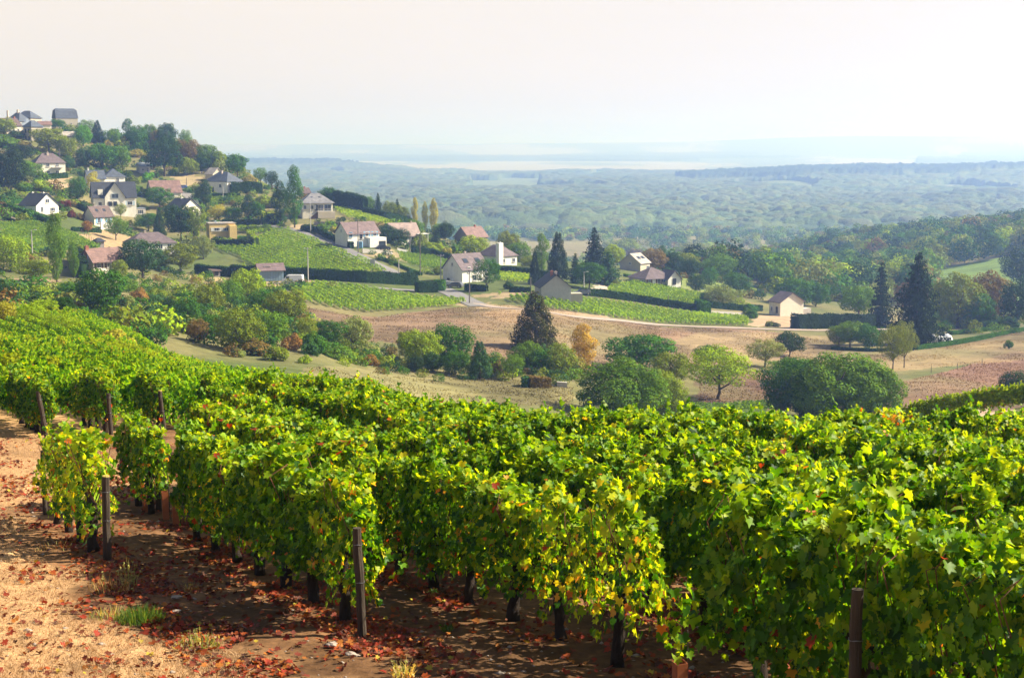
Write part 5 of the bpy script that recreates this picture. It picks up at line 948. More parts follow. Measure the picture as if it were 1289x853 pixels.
h = House('house', 'house under a long terracotta roof left of the road with the blue car', 'house', 192, 251, 9, 36, 14, 9, 'cream', 'red', 'gable', hr=14, dmin=350, Wd=8); h.win('R', .3, .6, 1.1, 1.1); h.win('R', .7, .6, 1.1, 1.1)
h = House('house', 'white gabled house with a black roof behind the two big dark crowns', 'house', 229, 276, 19, 24, 35, 13, 'white', 'dark', 'gable', ridge='y', hr=12, dmin=330); h.win('R', .5, 3.0, 1.2, 1.1); h.win('L', .4, .7, 1.1, 1.2); h.chimney(.5, .6, .2, .6, M_FR)
h = House('house', 'pale house with a broad slate hipped roof beside the long clipped hedge', 'house', 286, 244, 27, 19, 45, 15, 'white', 'slate', 'hip', hr=12, dmin=350); h.win('R', .3, 2.3, 1.2, 1.2); h.win('R', .7, 2.3, 1.2, 1.2); h.win('L', .3, 2.2, 1.3, 1.3); h.win('L', .72, .4, 2.6, 2.0, fr=M_DKF, bars=2); h.chimney(.4, .5, .3, .5)
h = House('house', 'pale roofed annex behind the slate hipped roof', 'house', 268, 228, 9, 12, 45, 9, 'beige', 'pale', 'gable', ridge='y', hr=7, dmin=400); h.win('R', .5, .9, .9, 1)
h = House('flat_roofed_house', 'yellow flat roofed modern house above the big plot of vines', 'house', 264, 303, 3, 32, 8, 21, 'yellow', 'pale', 'flat', hr=0, dmin=300, Wd=7); h.win('R', .30, 2.9, 1.9, 1.1, 'white', bars=2); h.win('R', .62, 2.9, 1.9, 1.1, 'white', bars=2); h.win('R', .3, .3, 1.9, .9, bars=2); h.chimney(.3, .5, .5, .7, M_LTB, base=h.h)
h.block('side_wing', (h.L*.86, -1.6, h.h/2-.3), (h.L*.28, 3.2, h.h-.4), M_W['yellow'])
h = House('house', 'long mauve-brown roofed house half hidden behind the big blue-green tree', 'house', 165, 318, 12, 56, 12, 11, 'white', 'mauve', 'hip', hr=13, dmin=280, Wd=9); h.win('R', .65, .7, 1.2, 1.4, 'white'); h.win('R', .3, .7, 1.2, 1.4, 'white'); h.win('R', .85, .7, 1.2, 1.4, 'white'); h.chimney(.4, .5, .3, .5)
h = House('house', 'long house with a terracotta roof, brick chimney and brown shutters on the left', 'house', 118, 344, 17, 38, 30, 15, 'cream', 'red', 'gable', hr=15, dmin=260); h.chimney(.02, .5, .5, .8, M_BRICK)
for f in (.17, .5, .82): h.win('R', f, 1.1, 1.1, 1.1, 'brown')
h.block('porch_roof', (h.L*.35, -.5, h.h-.35), (h.L*.5, 1, .12), M_R['brown'])
h = House('tin_barn', 'blue corrugated barn with a rusty patched roof at the top of the scrub', 'barn', 327, 355, 2, 30, 8, 15, 'tin', 'rust', 'gable', hr=7, dmin=250, Wd=6, over=.5)
for k in range(9): h.block('wall_panel', (h.L*(k+.5)/9, -.05, h.h/2), (h.L/9-.12, .08, h.h-.4), M_W['tin'])
h.block('patch', (h.L*.35, h.W*.22, h.h+h.slope*h.W*.22+.14), (1.8, .9, .06), M_R['pale'], h.roof)
h = House('shed', 'little brown shed by the dark hedge left of the tin barn', 'shed', 268, 348, 2, 9, 15, 7, 'wood', 'brown', 'shed', hr=1.5, dmin=250, Wd=3); h.win('R', .5, .1, .9, 1.4, door=True, fr=M_DKF)
h = House('garden_hut', 'dome shaped dark hut on the bare lawn right of the left vine plot', 'hut', 122, 311, 4, 9, 20, 7, 'wood', 'dark', 'hip', hr=4, dmin=280)
h = House('terrace_house', 'large cream house with a grey hipped roof and raised terrace right of the tallest poplar', 'house', 381, 275, 4, 38, 10, 19, 'cream', 'grey', 'hip', hr=12, dmin=330, Wd=9, over=.6)
for f, w_ in ((.08, 1.1), (.3, 1.4)): h.win('R', f, 3.0, w_, 1.4, 'white')
h.win('R', .44, 2.4, .9, 2.2, door=True, fr=M_DKF); h.win('R', .58, 2.4, 2.2, 2.2, bars=3); h.win('R', .83, 2.4, 2.4, 2.2, bars=1, fr=M_LTB); h.win('R', .65, .3, 1.4, 1.2); h.sky(.35, .5); h.sky(.6, .5)
h.block('terrace', (h.L*.75, -1.1, 1.1), (h.L*.56, 2.0, 2.2), M_W['beige']); rail(h, h.L*.47, h.L*1.02, -2.0, 2.2, 'terrace_rail', M_CONC); 
m = MB(); m.solid([(h.L*.2,-1.6,-.2),(h.L*.47,-1.6,-.2),(h.L*.47,-1.6,2.2),(h.L*.2,-.6,-.2),(h.L*.47,-.6,-.2),(h.L*.47,-.6,2.2)], [(0,1,2),(5,4,3),(1,4,5,2),(0,2,5,3),(0,3,4,1)]); m.build('stairs', M_BRN, h.root)
h = House('house', 'white house with a red-brown roof and blue shutters beside the descending lane', 'house', 438, 312, 16, 40, 28, 18, 'white', 'rust', 'gable', hr=13, dmin=300); h.win('R', .09, 3.0, 1.0, 1.5, fr=M_BLUE); h.win('R', .60, 3.1, 1.1, 1.4, 'blue'); h.win('R', .85, 3.1, 1.1, 1.4, 'blue'); h.win('R', .42, 2.4, .8, 1.9, door=True, fr=M_DKF); h.win('L', .5, 4.5, .7, .7)
h.block('terrace', (h.L*.80, -1.6, 1.4), (h.L*.52, 3.0, 2.9), M_W['white']); facade(h, h.L*.93, -3.13, .2, 2.2, 1.6, M_DKF, 'garage_door', 0)
m = MB(); m.solid([(h.L*.25,-1.3,-.2),(h.L*.54,-1.3,-.2),(h.L*.54,-1.3,2.8),(h.L*.25,-.1,-.2),(h.L*.54,-.1,-.2),(h.L*.54,-.1,2.8)], [(0,1,2),(5,4,3),(1,4,5,2),(0,2,5,3),(0,3,4,1)]); m.build('stairs', M_W['white'], h.root)
h = House('house', 'house with a pale pink roof and a flat porch right of the dark conifers', 'house', 495, 305, 12, 34, 22, 8, 'white', 'pink', 'gable', hr=15, dmin=320); h.win('R', .4, .4, 2, 1.3); h.chimney(.85, .5, .3, .5); h.block('porch_roof', (h.L*1.1, 1, 2.3), (h.L*.45, 3.2, .15), M_FR)
for xx in (.92, 1.08, 1.28): h.block('porch_post', (h.L*xx, -.4, 1), (.15, .15, 2.45), M_FR)
h.win('R', .78, .3, 1.8, 1.6, bars=2)
h = House('weathered_barn', 'weathered grey barn with a reddish roof on the ridge right of the yellow poplars', 'barn', 590, 306, 18, 24, 45, 13, 'wood', 'red', 'gable', hr=12, dmin=330); h.chimney(.7, .5, .4, .6, M_BRICK); h.win('L', .5, .1, 2.2, 2.4, door=True, fr=M_DKF)
h = House('house', 'white gabled house with a mauve roof and dormers at the road junction', 'house', 582, 356, 25, 34, 40, 17, 'white', 'mauve', 'gable', hr=18, dmin=280); h.win('R', .25, 2.6, 1.0, 1.5); h.win('R', .7, 2.6, 1.0, 1.5); h.win('L', .7, .3, 1.2, .7); h.win('L', .5, 4.2, .7, .9); h.chimney(.5, .55, .3, .5); h.sky(.3, .5, 1.6, 1.6); h.sky(.75, .5, 1.6, 1.6); h.win('R', .45, .2, 1.2, 1.7, door=True)
h = House('villa', 'white villa with a pale hipped roof and a tall white chimney breast', 'house', 629, 334, 28, 22, 42, 11, 'white', 'mauve', 'hip', hr=13, dmin=300); h.win('R', .25, .6, 1.0, 1.3); h.win('R', .8, .6, 1.2, 1.3); h.win('L', .3, .6, 1, 1.2); h.block('chimney_breast', (-.3, -.3, h.h/2+1.8), (1.7, 1.4, h.h+4.5), M_W['white']); h.chimney(.03, .0, .9, 1.0, M_FR, base=h.h)
h = House('gable_house', 'plain grey gable end with a dark roof above the band of vines', 'house', 681, 378, 3, 38, 10, 17, 'grey', 'dark', 'gable', ridge='y', hr=15, dmin=270, Wd=9); h.chimney(.42, .3, .6, .6, M_BRICK); h.chimney(.6, .5, .3, .6); h.block('annex', (h.L+1.4, 1.5, .2), (2.8, 3, 2.6), M_W['beige'])
h = House('house', 'house with a pale sunlit roof and two dark skylights above the bungalow', 'house', 806, 343, 26, 12, 58, 12, 'beige', 'pale', 'gable', hr=11, dmin=320); h.sky(.35, .5, 1.6, 1.3); h.sky(.75, .5, 1.6, 1.3); h.win('R', .8, .2, 1.8, 1.8, bars=2); h.win('L', .5, 2.4, .8, .8)
h = House('bungalow', 'long white bungalow with a mauve hipped roof above the sloping vines', 'house', 813, 360, 22, 36, 32, 8.5, 'white', 'mauve', 'hip', hr=13, dmin=320, over=.5)
for f in (.12, .45, .85): h.win('R', f, .2, 1.0, 1.9, 'brown')
h.win('R', .62, .8, 1.4, 1.1); crossgable(h, .9, 4.5, M_W['white'], M_R['mauve'], 1.6, .75); facade(h, h.L*.9, -1.66, .2, 1.2, 1.8, M_DKF)
h = House('cottage', 'cream gabled cottage with a dark purple roof alone on the right', 'house', 982, 398, 14, 29, 36, 18, 'cream', 'mauve', 'gable', ridge='y', hr=11, dmin=300); h.win('L', .3, .7, .9, 1.8, door=True, fr=M_DKF); h.win('L', .75, 1.0, .9, 1.3); h.block('annex', (h.L+1.6, 2.2, .8), (3.2, 3, 1.6), M_CONC)
h = House('village_house', 'steep dark roof with a chimney peeping over the ridge hedge, left one', 'house', 382, 246, 3, 9, 20, 6, 'brick' if False else 'wood', 'brown', 'gable', hr=6, dmin=400, Wd=6); h.chimney(.5, .5, .3, .6, M_BRICK)
h = House('village_house', 'reddish gabled roof peeping over the ridge hedge behind the terrace house', 'house', 413, 250, 8, 12, 45, 7, 'cream', 'red', 'gable', ridge='y', hr=10, dmin=400)
# retaining walls and terraces
def wallrun(px, h_px, th, mat, label, dmin=200, name='garden_wall'):
    P = [at(u, v, dmin) for u, v in px]; m = MB(); hh = h_px * mpp(P[0])
    for a, b in zip(P[:-1], P[1:]):
        d = (b - a).to_2d().normalized(); nx = Vector((d.y, -d.x)) * th / 2; q = []
        for p in (a, b):
            for s_ in (1, -1):
                for z in (-1.0, hh): q.append((p.x + nx.x*s_, p.y + nx.y*s_, p.z + z))
        m.solid(q, [(0,4,5,1),(2,3,7,6),(1,5,7,3),(0,2,6,4),(0,1,3,2),(4,6,7,5)])
    tag(m.build(name, mat, None), label, 'wall')
wallrun([(456,318),(494,321)], 5, .4, M_CONC, 'grey retaining wall under the parked dark car'); wallrun([(500,318),(513,321)], 6, .4, M_FR, 'white wall piece right of the parked dark car')
wallrun([(396,283),(440,284)], 4, .5, M_STONE, 'rough stone wall below the terrace house'); wallrun([(296,288),(330,286)], 2.5, .3, M_FR, 'low white wall along the lane above the big plot')
wallrun([(127,289),(137,289)], 9, .3, M_FR, 'white garden wall at the end of the cottage hedge'); wallrun([(895,393),(945,396)], 2, .3, M_CONC, 'low pale wall left of the cream gabled cottage')
wallrun([(558,356),(580,359)], 3, .3, M_FR, 'low white wall under the white gable at the junction')
wallrun([(701,486),(714,487)], 6, .5, M_CONC, 'whitish block in the meadow corner behind the near trees')
# poles
M_POLE = mat_plain('pole_timber', (.16, .14, .12), .9, .2, 3, .2); M_POLEC = mat_plain('pole_concrete', (.42, .40, .37), .9, .1, 3, .2)
def pole(u, vb, h, label, arm=True, light=False, mat=None, dmin=200):
    p = at(u, vb, dmin); k = mpp(p); H_ = h*k; mat = mat or M_POLE; root = link('street_lamp' if light else 'utility_pole', None, None, p); tag(root, label, 'street lamp' if light else 'utility pole')
    m = MB(); m.tube([(0,0,-1),(0,0,H_*.5),(0,0,H_)], [.16, .13, .10], 8); m.build('shaft', mat, root)
    if light: m = MB(); m.tube([(0,0,H_-.1),(.7,0,H_+.1)], .05, 6); m.build('arm', mat, root); m = MB(); m.box((.9,0,H_+.08),(.6,.25,.14)); m.build('lamp_head', M_FR, root)
    elif arm:
        m = MB(); m.box((0,0,H_-.35),(1.7,.12,.12)); m.build('crossarm', mat, root)
        for x in (-.75, 0, .75): m = MB(); m.tube([(x,0,H_-.29),(x,0,H_-.1)], [.06,.04], 6); m.build('insulator', M_FR, root)
    return root
pole(388,355,44,'utility pole by the white van below the big plot of vines', mat=M_POLEC); pole(451,318,42,'tall dark pole in front of the blue shuttered house', False); pole(391,293,38,'pole before the terrace house', False, mat=M_POLEC)
pole(529,347,47,'tall pole at the corner of the little triangular vineyard', False); pole(516,319,26,'short brown pole right of the parked dark car', False); pole(555,354,34,'transformer pole left of the white gable at the junction', mat=M_POLEC); pole(502,347,20,'short thin pole on the lane by the big plot', False, mat=M_POLEC)
pole(591,382,40,'dark pole where the lane meets the valley road', False); pole(281,253,22,'pole before the slate hipped roof', True, mat=M_POLEC); pole(41,326,36,'street lamp over the left vine plot', False, True, M_POLEC); pole(235,238,14,'small pole near the blue car', False); pole(75,200,14,'thin pole above the mauve roofed villa', False)
pole(735,368,26,'thin lamp post before the round tree by the grey gable', False, True, M_POLEC); pole(841,382,10,'little post on the long hedge of the lower vines', False); pole(155,264,14,'pole before the half timbered house', False)
pole(668,365,16,'slim pole at the vine terrace', False); pole(880,366,14,'thin pole on the bungalow lawn', False)
for i, (u, v) in enumerate([(1013,470),(1060,478),(1100,477),(1172,470),(1205,466),(1236,460)]):
    p = at(u, v, 150); m = MB(); m.tube([(0,0,-.3),(.02,0,.7),(0,.02,1.3)], [.06,.055,.05], 6); o = m.build('fence_post', M_POLE, None, p); tag(o, 'small weathered fence post standing in the right hand dry field', 'post', 'field fence posts on the right')
for i in range(12):
    t = i/11; p = at(98 + 24*t, 290 + 18*t, 250); m = MB(); m.tube([(0,0,-.3),(0,0,1.1)], .06, 5); o = m.build('fence_post', M_POLE, None, p); tag(o, 'wooden post of the fence between the left vine plot and the bare lawn', 'post', 'lawn fence posts on the left')
# vehicles
def carmat(c): 
    m, n, b = nodemat('car_paint'); b.inputs['Base Color'].default_value = (*c, 1); b.inputs['Roughness'].default_value = .25; b.inputs['Coat Weight'].default_value = .5; return m
M_TYRE = mat_plain('tyre_rubber', (.02, .02, .02), .8, .1, 3, 0); M_RIM = mat_plain('wheel_rim', (.4, .4, .42), .4, .1, 3, 0, metal=.6)
def vehicle(u, vb, rot, c, label, van=False, dmin=200, lift=0):
    p = at(u, vb, dmin); root = link('van' if van else 'parked_car', None, None, p + Vector((0, 0, lift))); root.rotation_euler = (0, 0, math.radians(rot)); tag(root, label, 'van' if van else 'car'); mt = carmat(c)
    if van: prof = [(-2.5,.35),(-2.55,1.0),(-2.5,2.05),(-2.35,2.2),(1.1,2.2),(1.35,2.1),(1.95,1.35),(2.5,1.15),(2.6,.75),(2.55,.35)]; hw = .95
    else: prof = [(-2.0,.3),(-2.1,.75),(-2.0,1.0),(-1.6,1.42),(-1.3,1.5),(.3,1.48),(.55,1.4),(1.1,1.0),(1.95,.85),(2.1,.6),(2.05,.3)]; hw = .85
    m = MB(); n = len(prof); V_ = []
    for y, sc in ((-hw, .96), (-hw*.93, 1), (hw*.93, 1), (hw, .96)): V_ += [(x*sc if abs(y) == hw else x, y * (1 - .12*max(0, z-1)/1.2), z*(1 if abs(y) != hw else .985)) for x, z in prof]
    f = [tuple(range(n))[::-1], tuple(range(3*n, 4*n))]
    for k in range(3):
        for j in range(n): f.append((k*n+j, k*n+(j+1) % n, (k+1)*n+(j+1) % n, (k+1)*n+j))
    m.solid(V_, f); m.build('body', mt, root)
    wins = [('window', (-.2 if not van else 1.15, s_*(hw+.005)*.965, 1.2 if not van else 1.55), (1.9 if not van else .8, .03, .32 if not van else .45)) for s_ in (-1, 1)]
    for nm, c_, d_ in wins: m = MB(); m.box(c_, d_); m.build(nm, M_GL, root)
    m = MB(); m.box((0,0,0), (.03, hw*1.55, .5), Matrix.Translation((.84, 0, 1.235) if not van else (1.67, 0, 1.76)) @ Matrix.Rotation(math.radians(-52 if not van else -38), 4, 'Y')); m.build('windscreen', M_GL, root)
    for x in (-1.3, 1.3) if not van else (-1.6, 1.7):
        for s_ in (-1, 1):
            m = MB(); m.tube([(x, s_*(hw-.2), .33), (x, s_*(hw+.03), .33)], .33, 16); w_ = m.build('wheel', M_TYRE, root); m = MB(); m.tube([(x, s_*(hw+.02), .33), (x, s_*(hw+.05), .33)], .19, 12); m.build('rim', M_RIM, w_)
    for s_ in (-1, 1): m = MB(); m.box((2.05 if not van else 2.55, s_*hw*.7, .72 if not van else .95), (.08, .3, .16)); m.build('headlight', M_FR, root)
vehicle(369, 357, 175, (.8, .8, .78), 'white van parked at the right end of the tin barn', True, 250); vehicle(229, 238, 190, (.03, .12, .45), 'bright blue car on the upper lane right of the terracotta roof', dmin=350)
vehicle(483, 315, 10, (.02, .03, .05), 'dark car parked before the blue shuttered house', dmin=300); vehicle(733, 371, 200, (.07, .08, .1), 'dark car between the grey gable and the round tree', dmin=280); vehicle(573, 362, 160, (.12, .12, .13), 'dark car below the white gable at the junction', dmin=290)
# white tents on the right
M_TENT = mat_plain('white_plastic', (.8, .8, .78), .5, .05, 2, .1)
def tent(u, vb, w_px, h_px, label):
    p = at(u, vb, 250); k = mpp(p); R_ = w_px*k/2; hh = h_px*k; root = link('poly_tunnel', None, None, p); root.rotation_euler = (0, 0, .3); tag(root, label, 'tent', 'white domed tents beside the tallest spruce')
    m = MB(); nn = 16; n2 = 7; V_ = []
    for j in range(n2):
        t = j/(n2-1); y = -R_*1.3 + t*R_*2.6; sc = math.sin(PI*(.16 + .68*t))**.5
        for i in range(nn+1): a = PI*i/nn; V_.append((R_*math.cos(a)*sc*(1+.02*math.sin(5*a+j)), y, hh*math.sin(a)**.8*sc*(1+.03*math.sin(j*2.1))))
    f = [(j*(nn+1)+i, j*(nn+1)+i+1, (j+1)*(nn+1)+i+1, (j+1)*(nn+1)+i) for j in range(n2-1) for i in range(nn)] + [tuple(range(nn+1))[::-1], tuple((n2-1)*(nn+1)+i for i in range(nn+1))]
    m.solid(V_, f); m.build('cover', M_TENT, root, smooth=True); m = MB(); m.box((0, -R_*1.3-.02, hh*.33), (R_*.5, .06, hh*.6)); m.build('door', M_DKF if False else M_CONC, root)
tent(1175, 431, 8, 11, 'leftmost small white dome tent'); tent(1183, 431, 8, 9, 'middle white dome tent'); tent(1191, 430, 13, 10.5, 'largest white dome tent on the right')
def table(u, vb, label):
    p = at(u, vb, 250); root = link('garden_table', None, None, p); tag(root, label, 'table'); m = MB(); m.box((0,0,.74), (1.8,.8,.06)); m.build('tabletop', M_FR, root)
    for x in (-.8, .8):
        for y in (-.3, .3): m = MB(); m.box((x,y,.35), (.07,.07,.72)); m.build('leg', M_FR, root)
table(1168, 433, 'white garden table left of the dome tents'); table(1198, 341, 'unseen') if False else None
M_GRN = mat_plain('green_canvas', (.05, .35, .22), .7, .1, 3, 0); p = at(198, 214, 400); root = link('awning', None, None, p); tag(root, 'bright green awning right of the small grey house', 'awning')
m = MB(); m.solid([(-2.4,-1.5,2.1),(2.4,-1.5,2.1),(2.4,1.5,2.7),(-2.4,1.5,2.7),(-2.4,-1.5,2.0),(2.4,-1.5,2.0),(2.4,1.5,2.6),(-2.4,1.5,2.6)], [(0,1,2,3),(7,6,5,4),(0,4,5,1),(1,5,6,2),(2,6,7,3),(3,7,4,0)]); m.build('canvas', M_GRN, root)
for x in (-2.3, 2.3):
    for y in (-1.4, 1.4): m = MB(); m.tube([(x,y,-.4),(x,y,2.15+.25*(y > 0))], .05, 5); m.build('leg', M_FR, root)
p = at(453, 312, 300); o = link('blue_container', None, None, p); tag(o, 'pale blue box beside the dark pole at the blue shuttered house', 'container'); m = MB(); m.box((0,0,.9),(1.6,1.2,1.8)); m.build('body', M_BLUE, o); m = MB(); m.box((0,0,1.86),(1.7,1.3,.12)); m.build('lid', M_LTB, o)
p = at(469, 337, 300); o = link('roadside_sign', None, None, p); tag(o, 'small grey board standing on the verge of the descending lane', 'sign'); m = MB(); m.box((0,0,1.5),(1.3,.08,1.6)); m.build('board', M_W['grey'], o)
for x in (-.5,.5): m = MB(); m.tube([(x,.09,-.3),(x,.09,2.0)], .05, 5); m.build('leg', M_POLE, o)
# ------------------------------------------------------------------ woods, scrub, plain
def blocked(x, y, pad=2.0):
    m = np.zeros(len(x), bool)
    for cx, cy_, rd, hs in HOUSES:
        m |= (x-cx)**2 + (y-cy_)**2 < (rd + pad)**2
        # keep the sight line to the two visible faces clear
        m |= (np.abs(x/y - cx/cy_) * cy_ < rd * .8) & (y < cy_) & (y > cy_ - 14)
    return m
KEEP = [wpoly(P, d) for P, d in [
  ([(268,308),(268,297),(344,288),(362,288),(395,300),(440,318),(500,344),(540,358),(606,384),(596,386),(470,396),(420,390),(372,384),(362,366),(400,366),(500,366),(330,362),(230,360),(230,345),(290,342)], 220), ([(355,280),(380,280),(420,300),(480,330),(556,360),(556,368),(480,345),(420,318),(360,292)], 220),
  ([(600,366),(730,376),(890,388),(960,394),(1130,410),(1130,420),(940,418),(600,392)], 220), ([(750,355),(810,352),(900,372),(895,388),(760,370)], 220), ([(0,280),(62,284),(130,284),(165,298),(165,318),(0,322)], 220),
  ([(415,262),(500,280),(480,286),(440,278)], 220), ([(495,316),(570,326),(565,345),(500,338)], 220), ([(620,340),(675,346),(678,362),(620,358)], 220), ([(838,342),(885,345),(960,362),(960,374),(900,372),(850,358)], 300), ([(1160,366),(1215,345),(1290,322),(1360,318),(1360,360),(1280,372),(1180,385)], 380), ([(60,222),(90,220),(92,240),(60,242)], 350), ([(212,222),(262,214),(262,232),(225,245),(245,262),(235,268)], 380), ([(0,348),(70,348),(75,366),(0,366)], 200)]]
def clump_mesh(spec, size, per, name, label, mat=None, seed=1, kind='stuff', cat='wood'):
    """spec: rows (x, y, radius, height, base lift, colour rgb). One merged mesh of leafy crowns"""
    r = np.random.default_rng(seed); Vs = []; Fs = []; Cs = []; o = 0
    for tx in range(4):
        pass
    protos = []
    for k in range(8):
        L_ = []
        for j in range(11):
            z = 1 - 2*(j+.5)/11; a = j*2.4 + r.uniform(-.5, .5); rr = math.sqrt(max(0, 1-z*z)); q = r.uniform(.5, .75); lr = r.uniform(.26, .42); L_.append((rr*math.cos(a)*q, rr*math.sin(a)*q, z*q*.9, lr, lr*.75))
        L_.append((0, 0, 0, .6, .6)); v, f, c = lump_cards(L_, per, size, r, fill=.12, jit=.3, lo=.88, hi=1.14); up = v[:, 2].reshape(-1, 4).mean(1) > -.75; v = v.reshape(-1, 4, 3)[up].reshape(-1, 3); c = c.reshape(-1, 4, 3)[up].reshape(-1, 3); protos.append((v, c))
    for i, (x, y, R_, hh, lift, col) in enumerate(spec):
        v, c = protos[i % 8]; a = i*1.7; w_ = np.empty_like(v); w_[:, 0] = x + R_*(v[:, 0]*math.cos(a) - v[:, 1]*math.sin(a)); w_[:, 1] = y + R_*(v[:, 0]*math.sin(a) + v[:, 1]*math.cos(a)); w_[:, 2] = lift + hh*v[:, 2]
        Vs.append(w_); Cs.append(c * col)
    V_ = np.concatenate(Vs); Fc = np.arange(len(V_)).reshape(-1, 4); print(name, len(Fc))
    return tag(link(name, fastmesh(name, V_, Fc, mat or M_HEDGE, np.concatenate(Cs))), label, cat, kind=kind)
PAL = np.array([CC[k] for k in ('dk', 'dk', 'gr', 'gr', 'mid', 'mid', 'ol', 'ol', 'yg', 'gr', 'pa', 'bw', 'bg', 'bg')])
def scatter(n, ua, ub, ya, yb, seed):
    r = np.random.default_rng(seed); y = np.sqrt(r.uniform(ya*ya, yb*yb, n)); u = r.uniform(ua, ub, n); return (u - 644.5)/F*y, y, u, r
def right_wood():
    x, y, u, r = scatter(5200, 800, 1560, 470, 1130, 11)
    f1 = np.interp(u, [800, 850, 900, 1000, 1050, 1100, 1165, 1172, 1240, 1289, 1500], [640, 540, 500, 455, 470, 450, 440, 640, 650, 655, 655]); f1b = np.interp(u, [1165, 1290, 1500], [415, 420, 420])
    k = (y > f1) & (y < np.interp(u, [800, 900, 1050, 1560], [900, 1000, 1090, 1090])) & ~blocked(x, y, 6)
    for P in KEEP: k &= ~inpoly(x, y, P)
    x, y, u = x[k], y[k], u[k]; gx = {}; spec = []
    for a, b, c_ in zip(x, y, u):
        key = (int(a/10), int(b/10))
        if key in gx: continue
        gx[key] = 1; R_ = r.uniform(4.8, 8.8); hh = R_*r.uniform(.8, 1.1); z = h1(a, b); col = PAL[r.integers(0, len(PAL))] * r.uniform(.7, 1.35)
        spec.append((a, b, R_, hh, z + r.uniform(2, 8), col))
    clump_mesh(spec, .11, 750, 'wood', 'dense mixed wood covering the hillside on the right', seed=3)
    x, y, u, r = scatter(900, 440, 1010, 560, 1380, 12); k = (y > np.interp(u, [440, 700, 800, 900, 1010], [580, 580, 850, 950, 1060])) & ((fbm(x, y, 90, 14, 2) > -.1) | (u > 780)) & ~((y > 1120) & (u > 590) & (u < 760)); x, y = x[k], y[k]; spec = []
    for a, b in zip(x, y): R_ = r.uniform(3, 6.5); spec.append((a, b, R_, R_*r.uniform(.8, 1.1), h1(a, b) + R_*.8, PAL[r.integers(0, len(PAL))]*1.15))
    for a, b in zip(*scatter(900, 330, 1100, 1400, 1580, 17)[:2]): R_ = r.uniform(3, 8); spec.append((a, b, R_, R_*r.uniform(.6, 1), h1(a, b) + R_*.6, PAL[r.integers(0, len(PAL))]*1.2))
    clump_mesh(spec, .17, 240, 'valley_grove', 'scattered pale green trees in the dip behind the village', seed=4)
def scrub():
    spec = []; x, y, u, r = scatter(5200, -40, 600, 170, 660, 21)
    lim = np.interp(u, [-40, 150, 300, 380, 450, 520, 600], [180, 175, 175, 185, 350, 380, 420]); sky_ = np.interp(u, [-40, 150, 300, 400, 500, 600], [680, 690, 600, 520, 500, 500])
    den = np.interp(u, [-40, 300, 420, 600], [.75, .75, .5, .45]); k = (y > lim) & (y < sky_) & (r.random(len(x)) < den) & ~blocked(x, y, 2.5)
    k &= fbm(x, y, 28, 66, 2) > -.32
    for P in KEEP: k &= ~inpoly(x, y, P)
    dryw = wpoly([(372,384),(470,400),(590,386),(640,470),(480,440),(395,425)], 200); k &= ~inpoly(x, y, dryw)
    for a, b in zip(x[k], y[k]):
        R_ = r.uniform(.8, 2.3) * (1 + .6*(r.random() < .15)); spec.append((a, b, R_, R_*r.uniform(.7, 1.1), h1(a, b) + R_*.35, PAL[r.integers(0, len(PAL))] * r.uniform(.85, 1.2)))
    for _ in range(210):                     # the wood that crowns the hilltop
        u_ = r.uniform(150, 292); b = r.uniform(575, 690); a = (u_ - 644.5)/F*b
        if blocked(np.array([a]), np.array([b]), 3)[0] or b < np.interp(u_, [150, 200, 240, 292], [600, 640, 600, 575]): continue
        R_ = r.uniform(2.0, 4.2); spec.append((a, b, R_, R_*r.uniform(.9, 1.3), h1(a, b) + R_*.7, PAL[r.integers(0, len(PAL))] * r.uniform(.85, 1.2)))
    print('scrub', len(spec)); clump_mesh(spec, .17, 260, 'scrub', 'low mixed bushes filling the gardens and banks of the hillside', seed=5, cat='scrub')
    # belt of scrub along the lower hillside, denser
    spec = []; r = np.random.default_rng(31)
    for u0, v0, u1, v1, n, hmax in ((140, 350, 400, 350, 60, 1.8), (180, 380, 390, 430, 150, 2.4), (380, 432, 500, 462, 60, 1.8), (500, 455, 720, 474, 75, 1.6), (660, 440, 730, 470, 20, 2), (840, 340, 960, 372, 50, 2.5), (0, 365, 140, 398, 90, 2.0), (1170, 405, 1289, 412, 70, 2.8)):
        for _ in range(n):
            t = r.random(); q = r.normal(0, 7); u = u0 + (u1-u0)*t; v = v0 + (v1-v0)*t + q - (20*r.random() if n == 150 else 0); p = at(u, v, 165)
            if p.y > 520 or blocked(np.array([p.x]), np.array([p.y]), 2)[0]: continue
            R_ = r.uniform(.9, hmax); spec.append((p.x, p.y, R_, R_*r.uniform(.8, 1.2), p.z + R_*.35, PAL[r.integers(0, len(PAL))]*r.uniform(.85, 1.25)))
    clump_mesh(spec, .11, 560, 'hedgerow_scrub', 'tangled hedgerow bushes along the field edges', seed=6, cat='scrub')
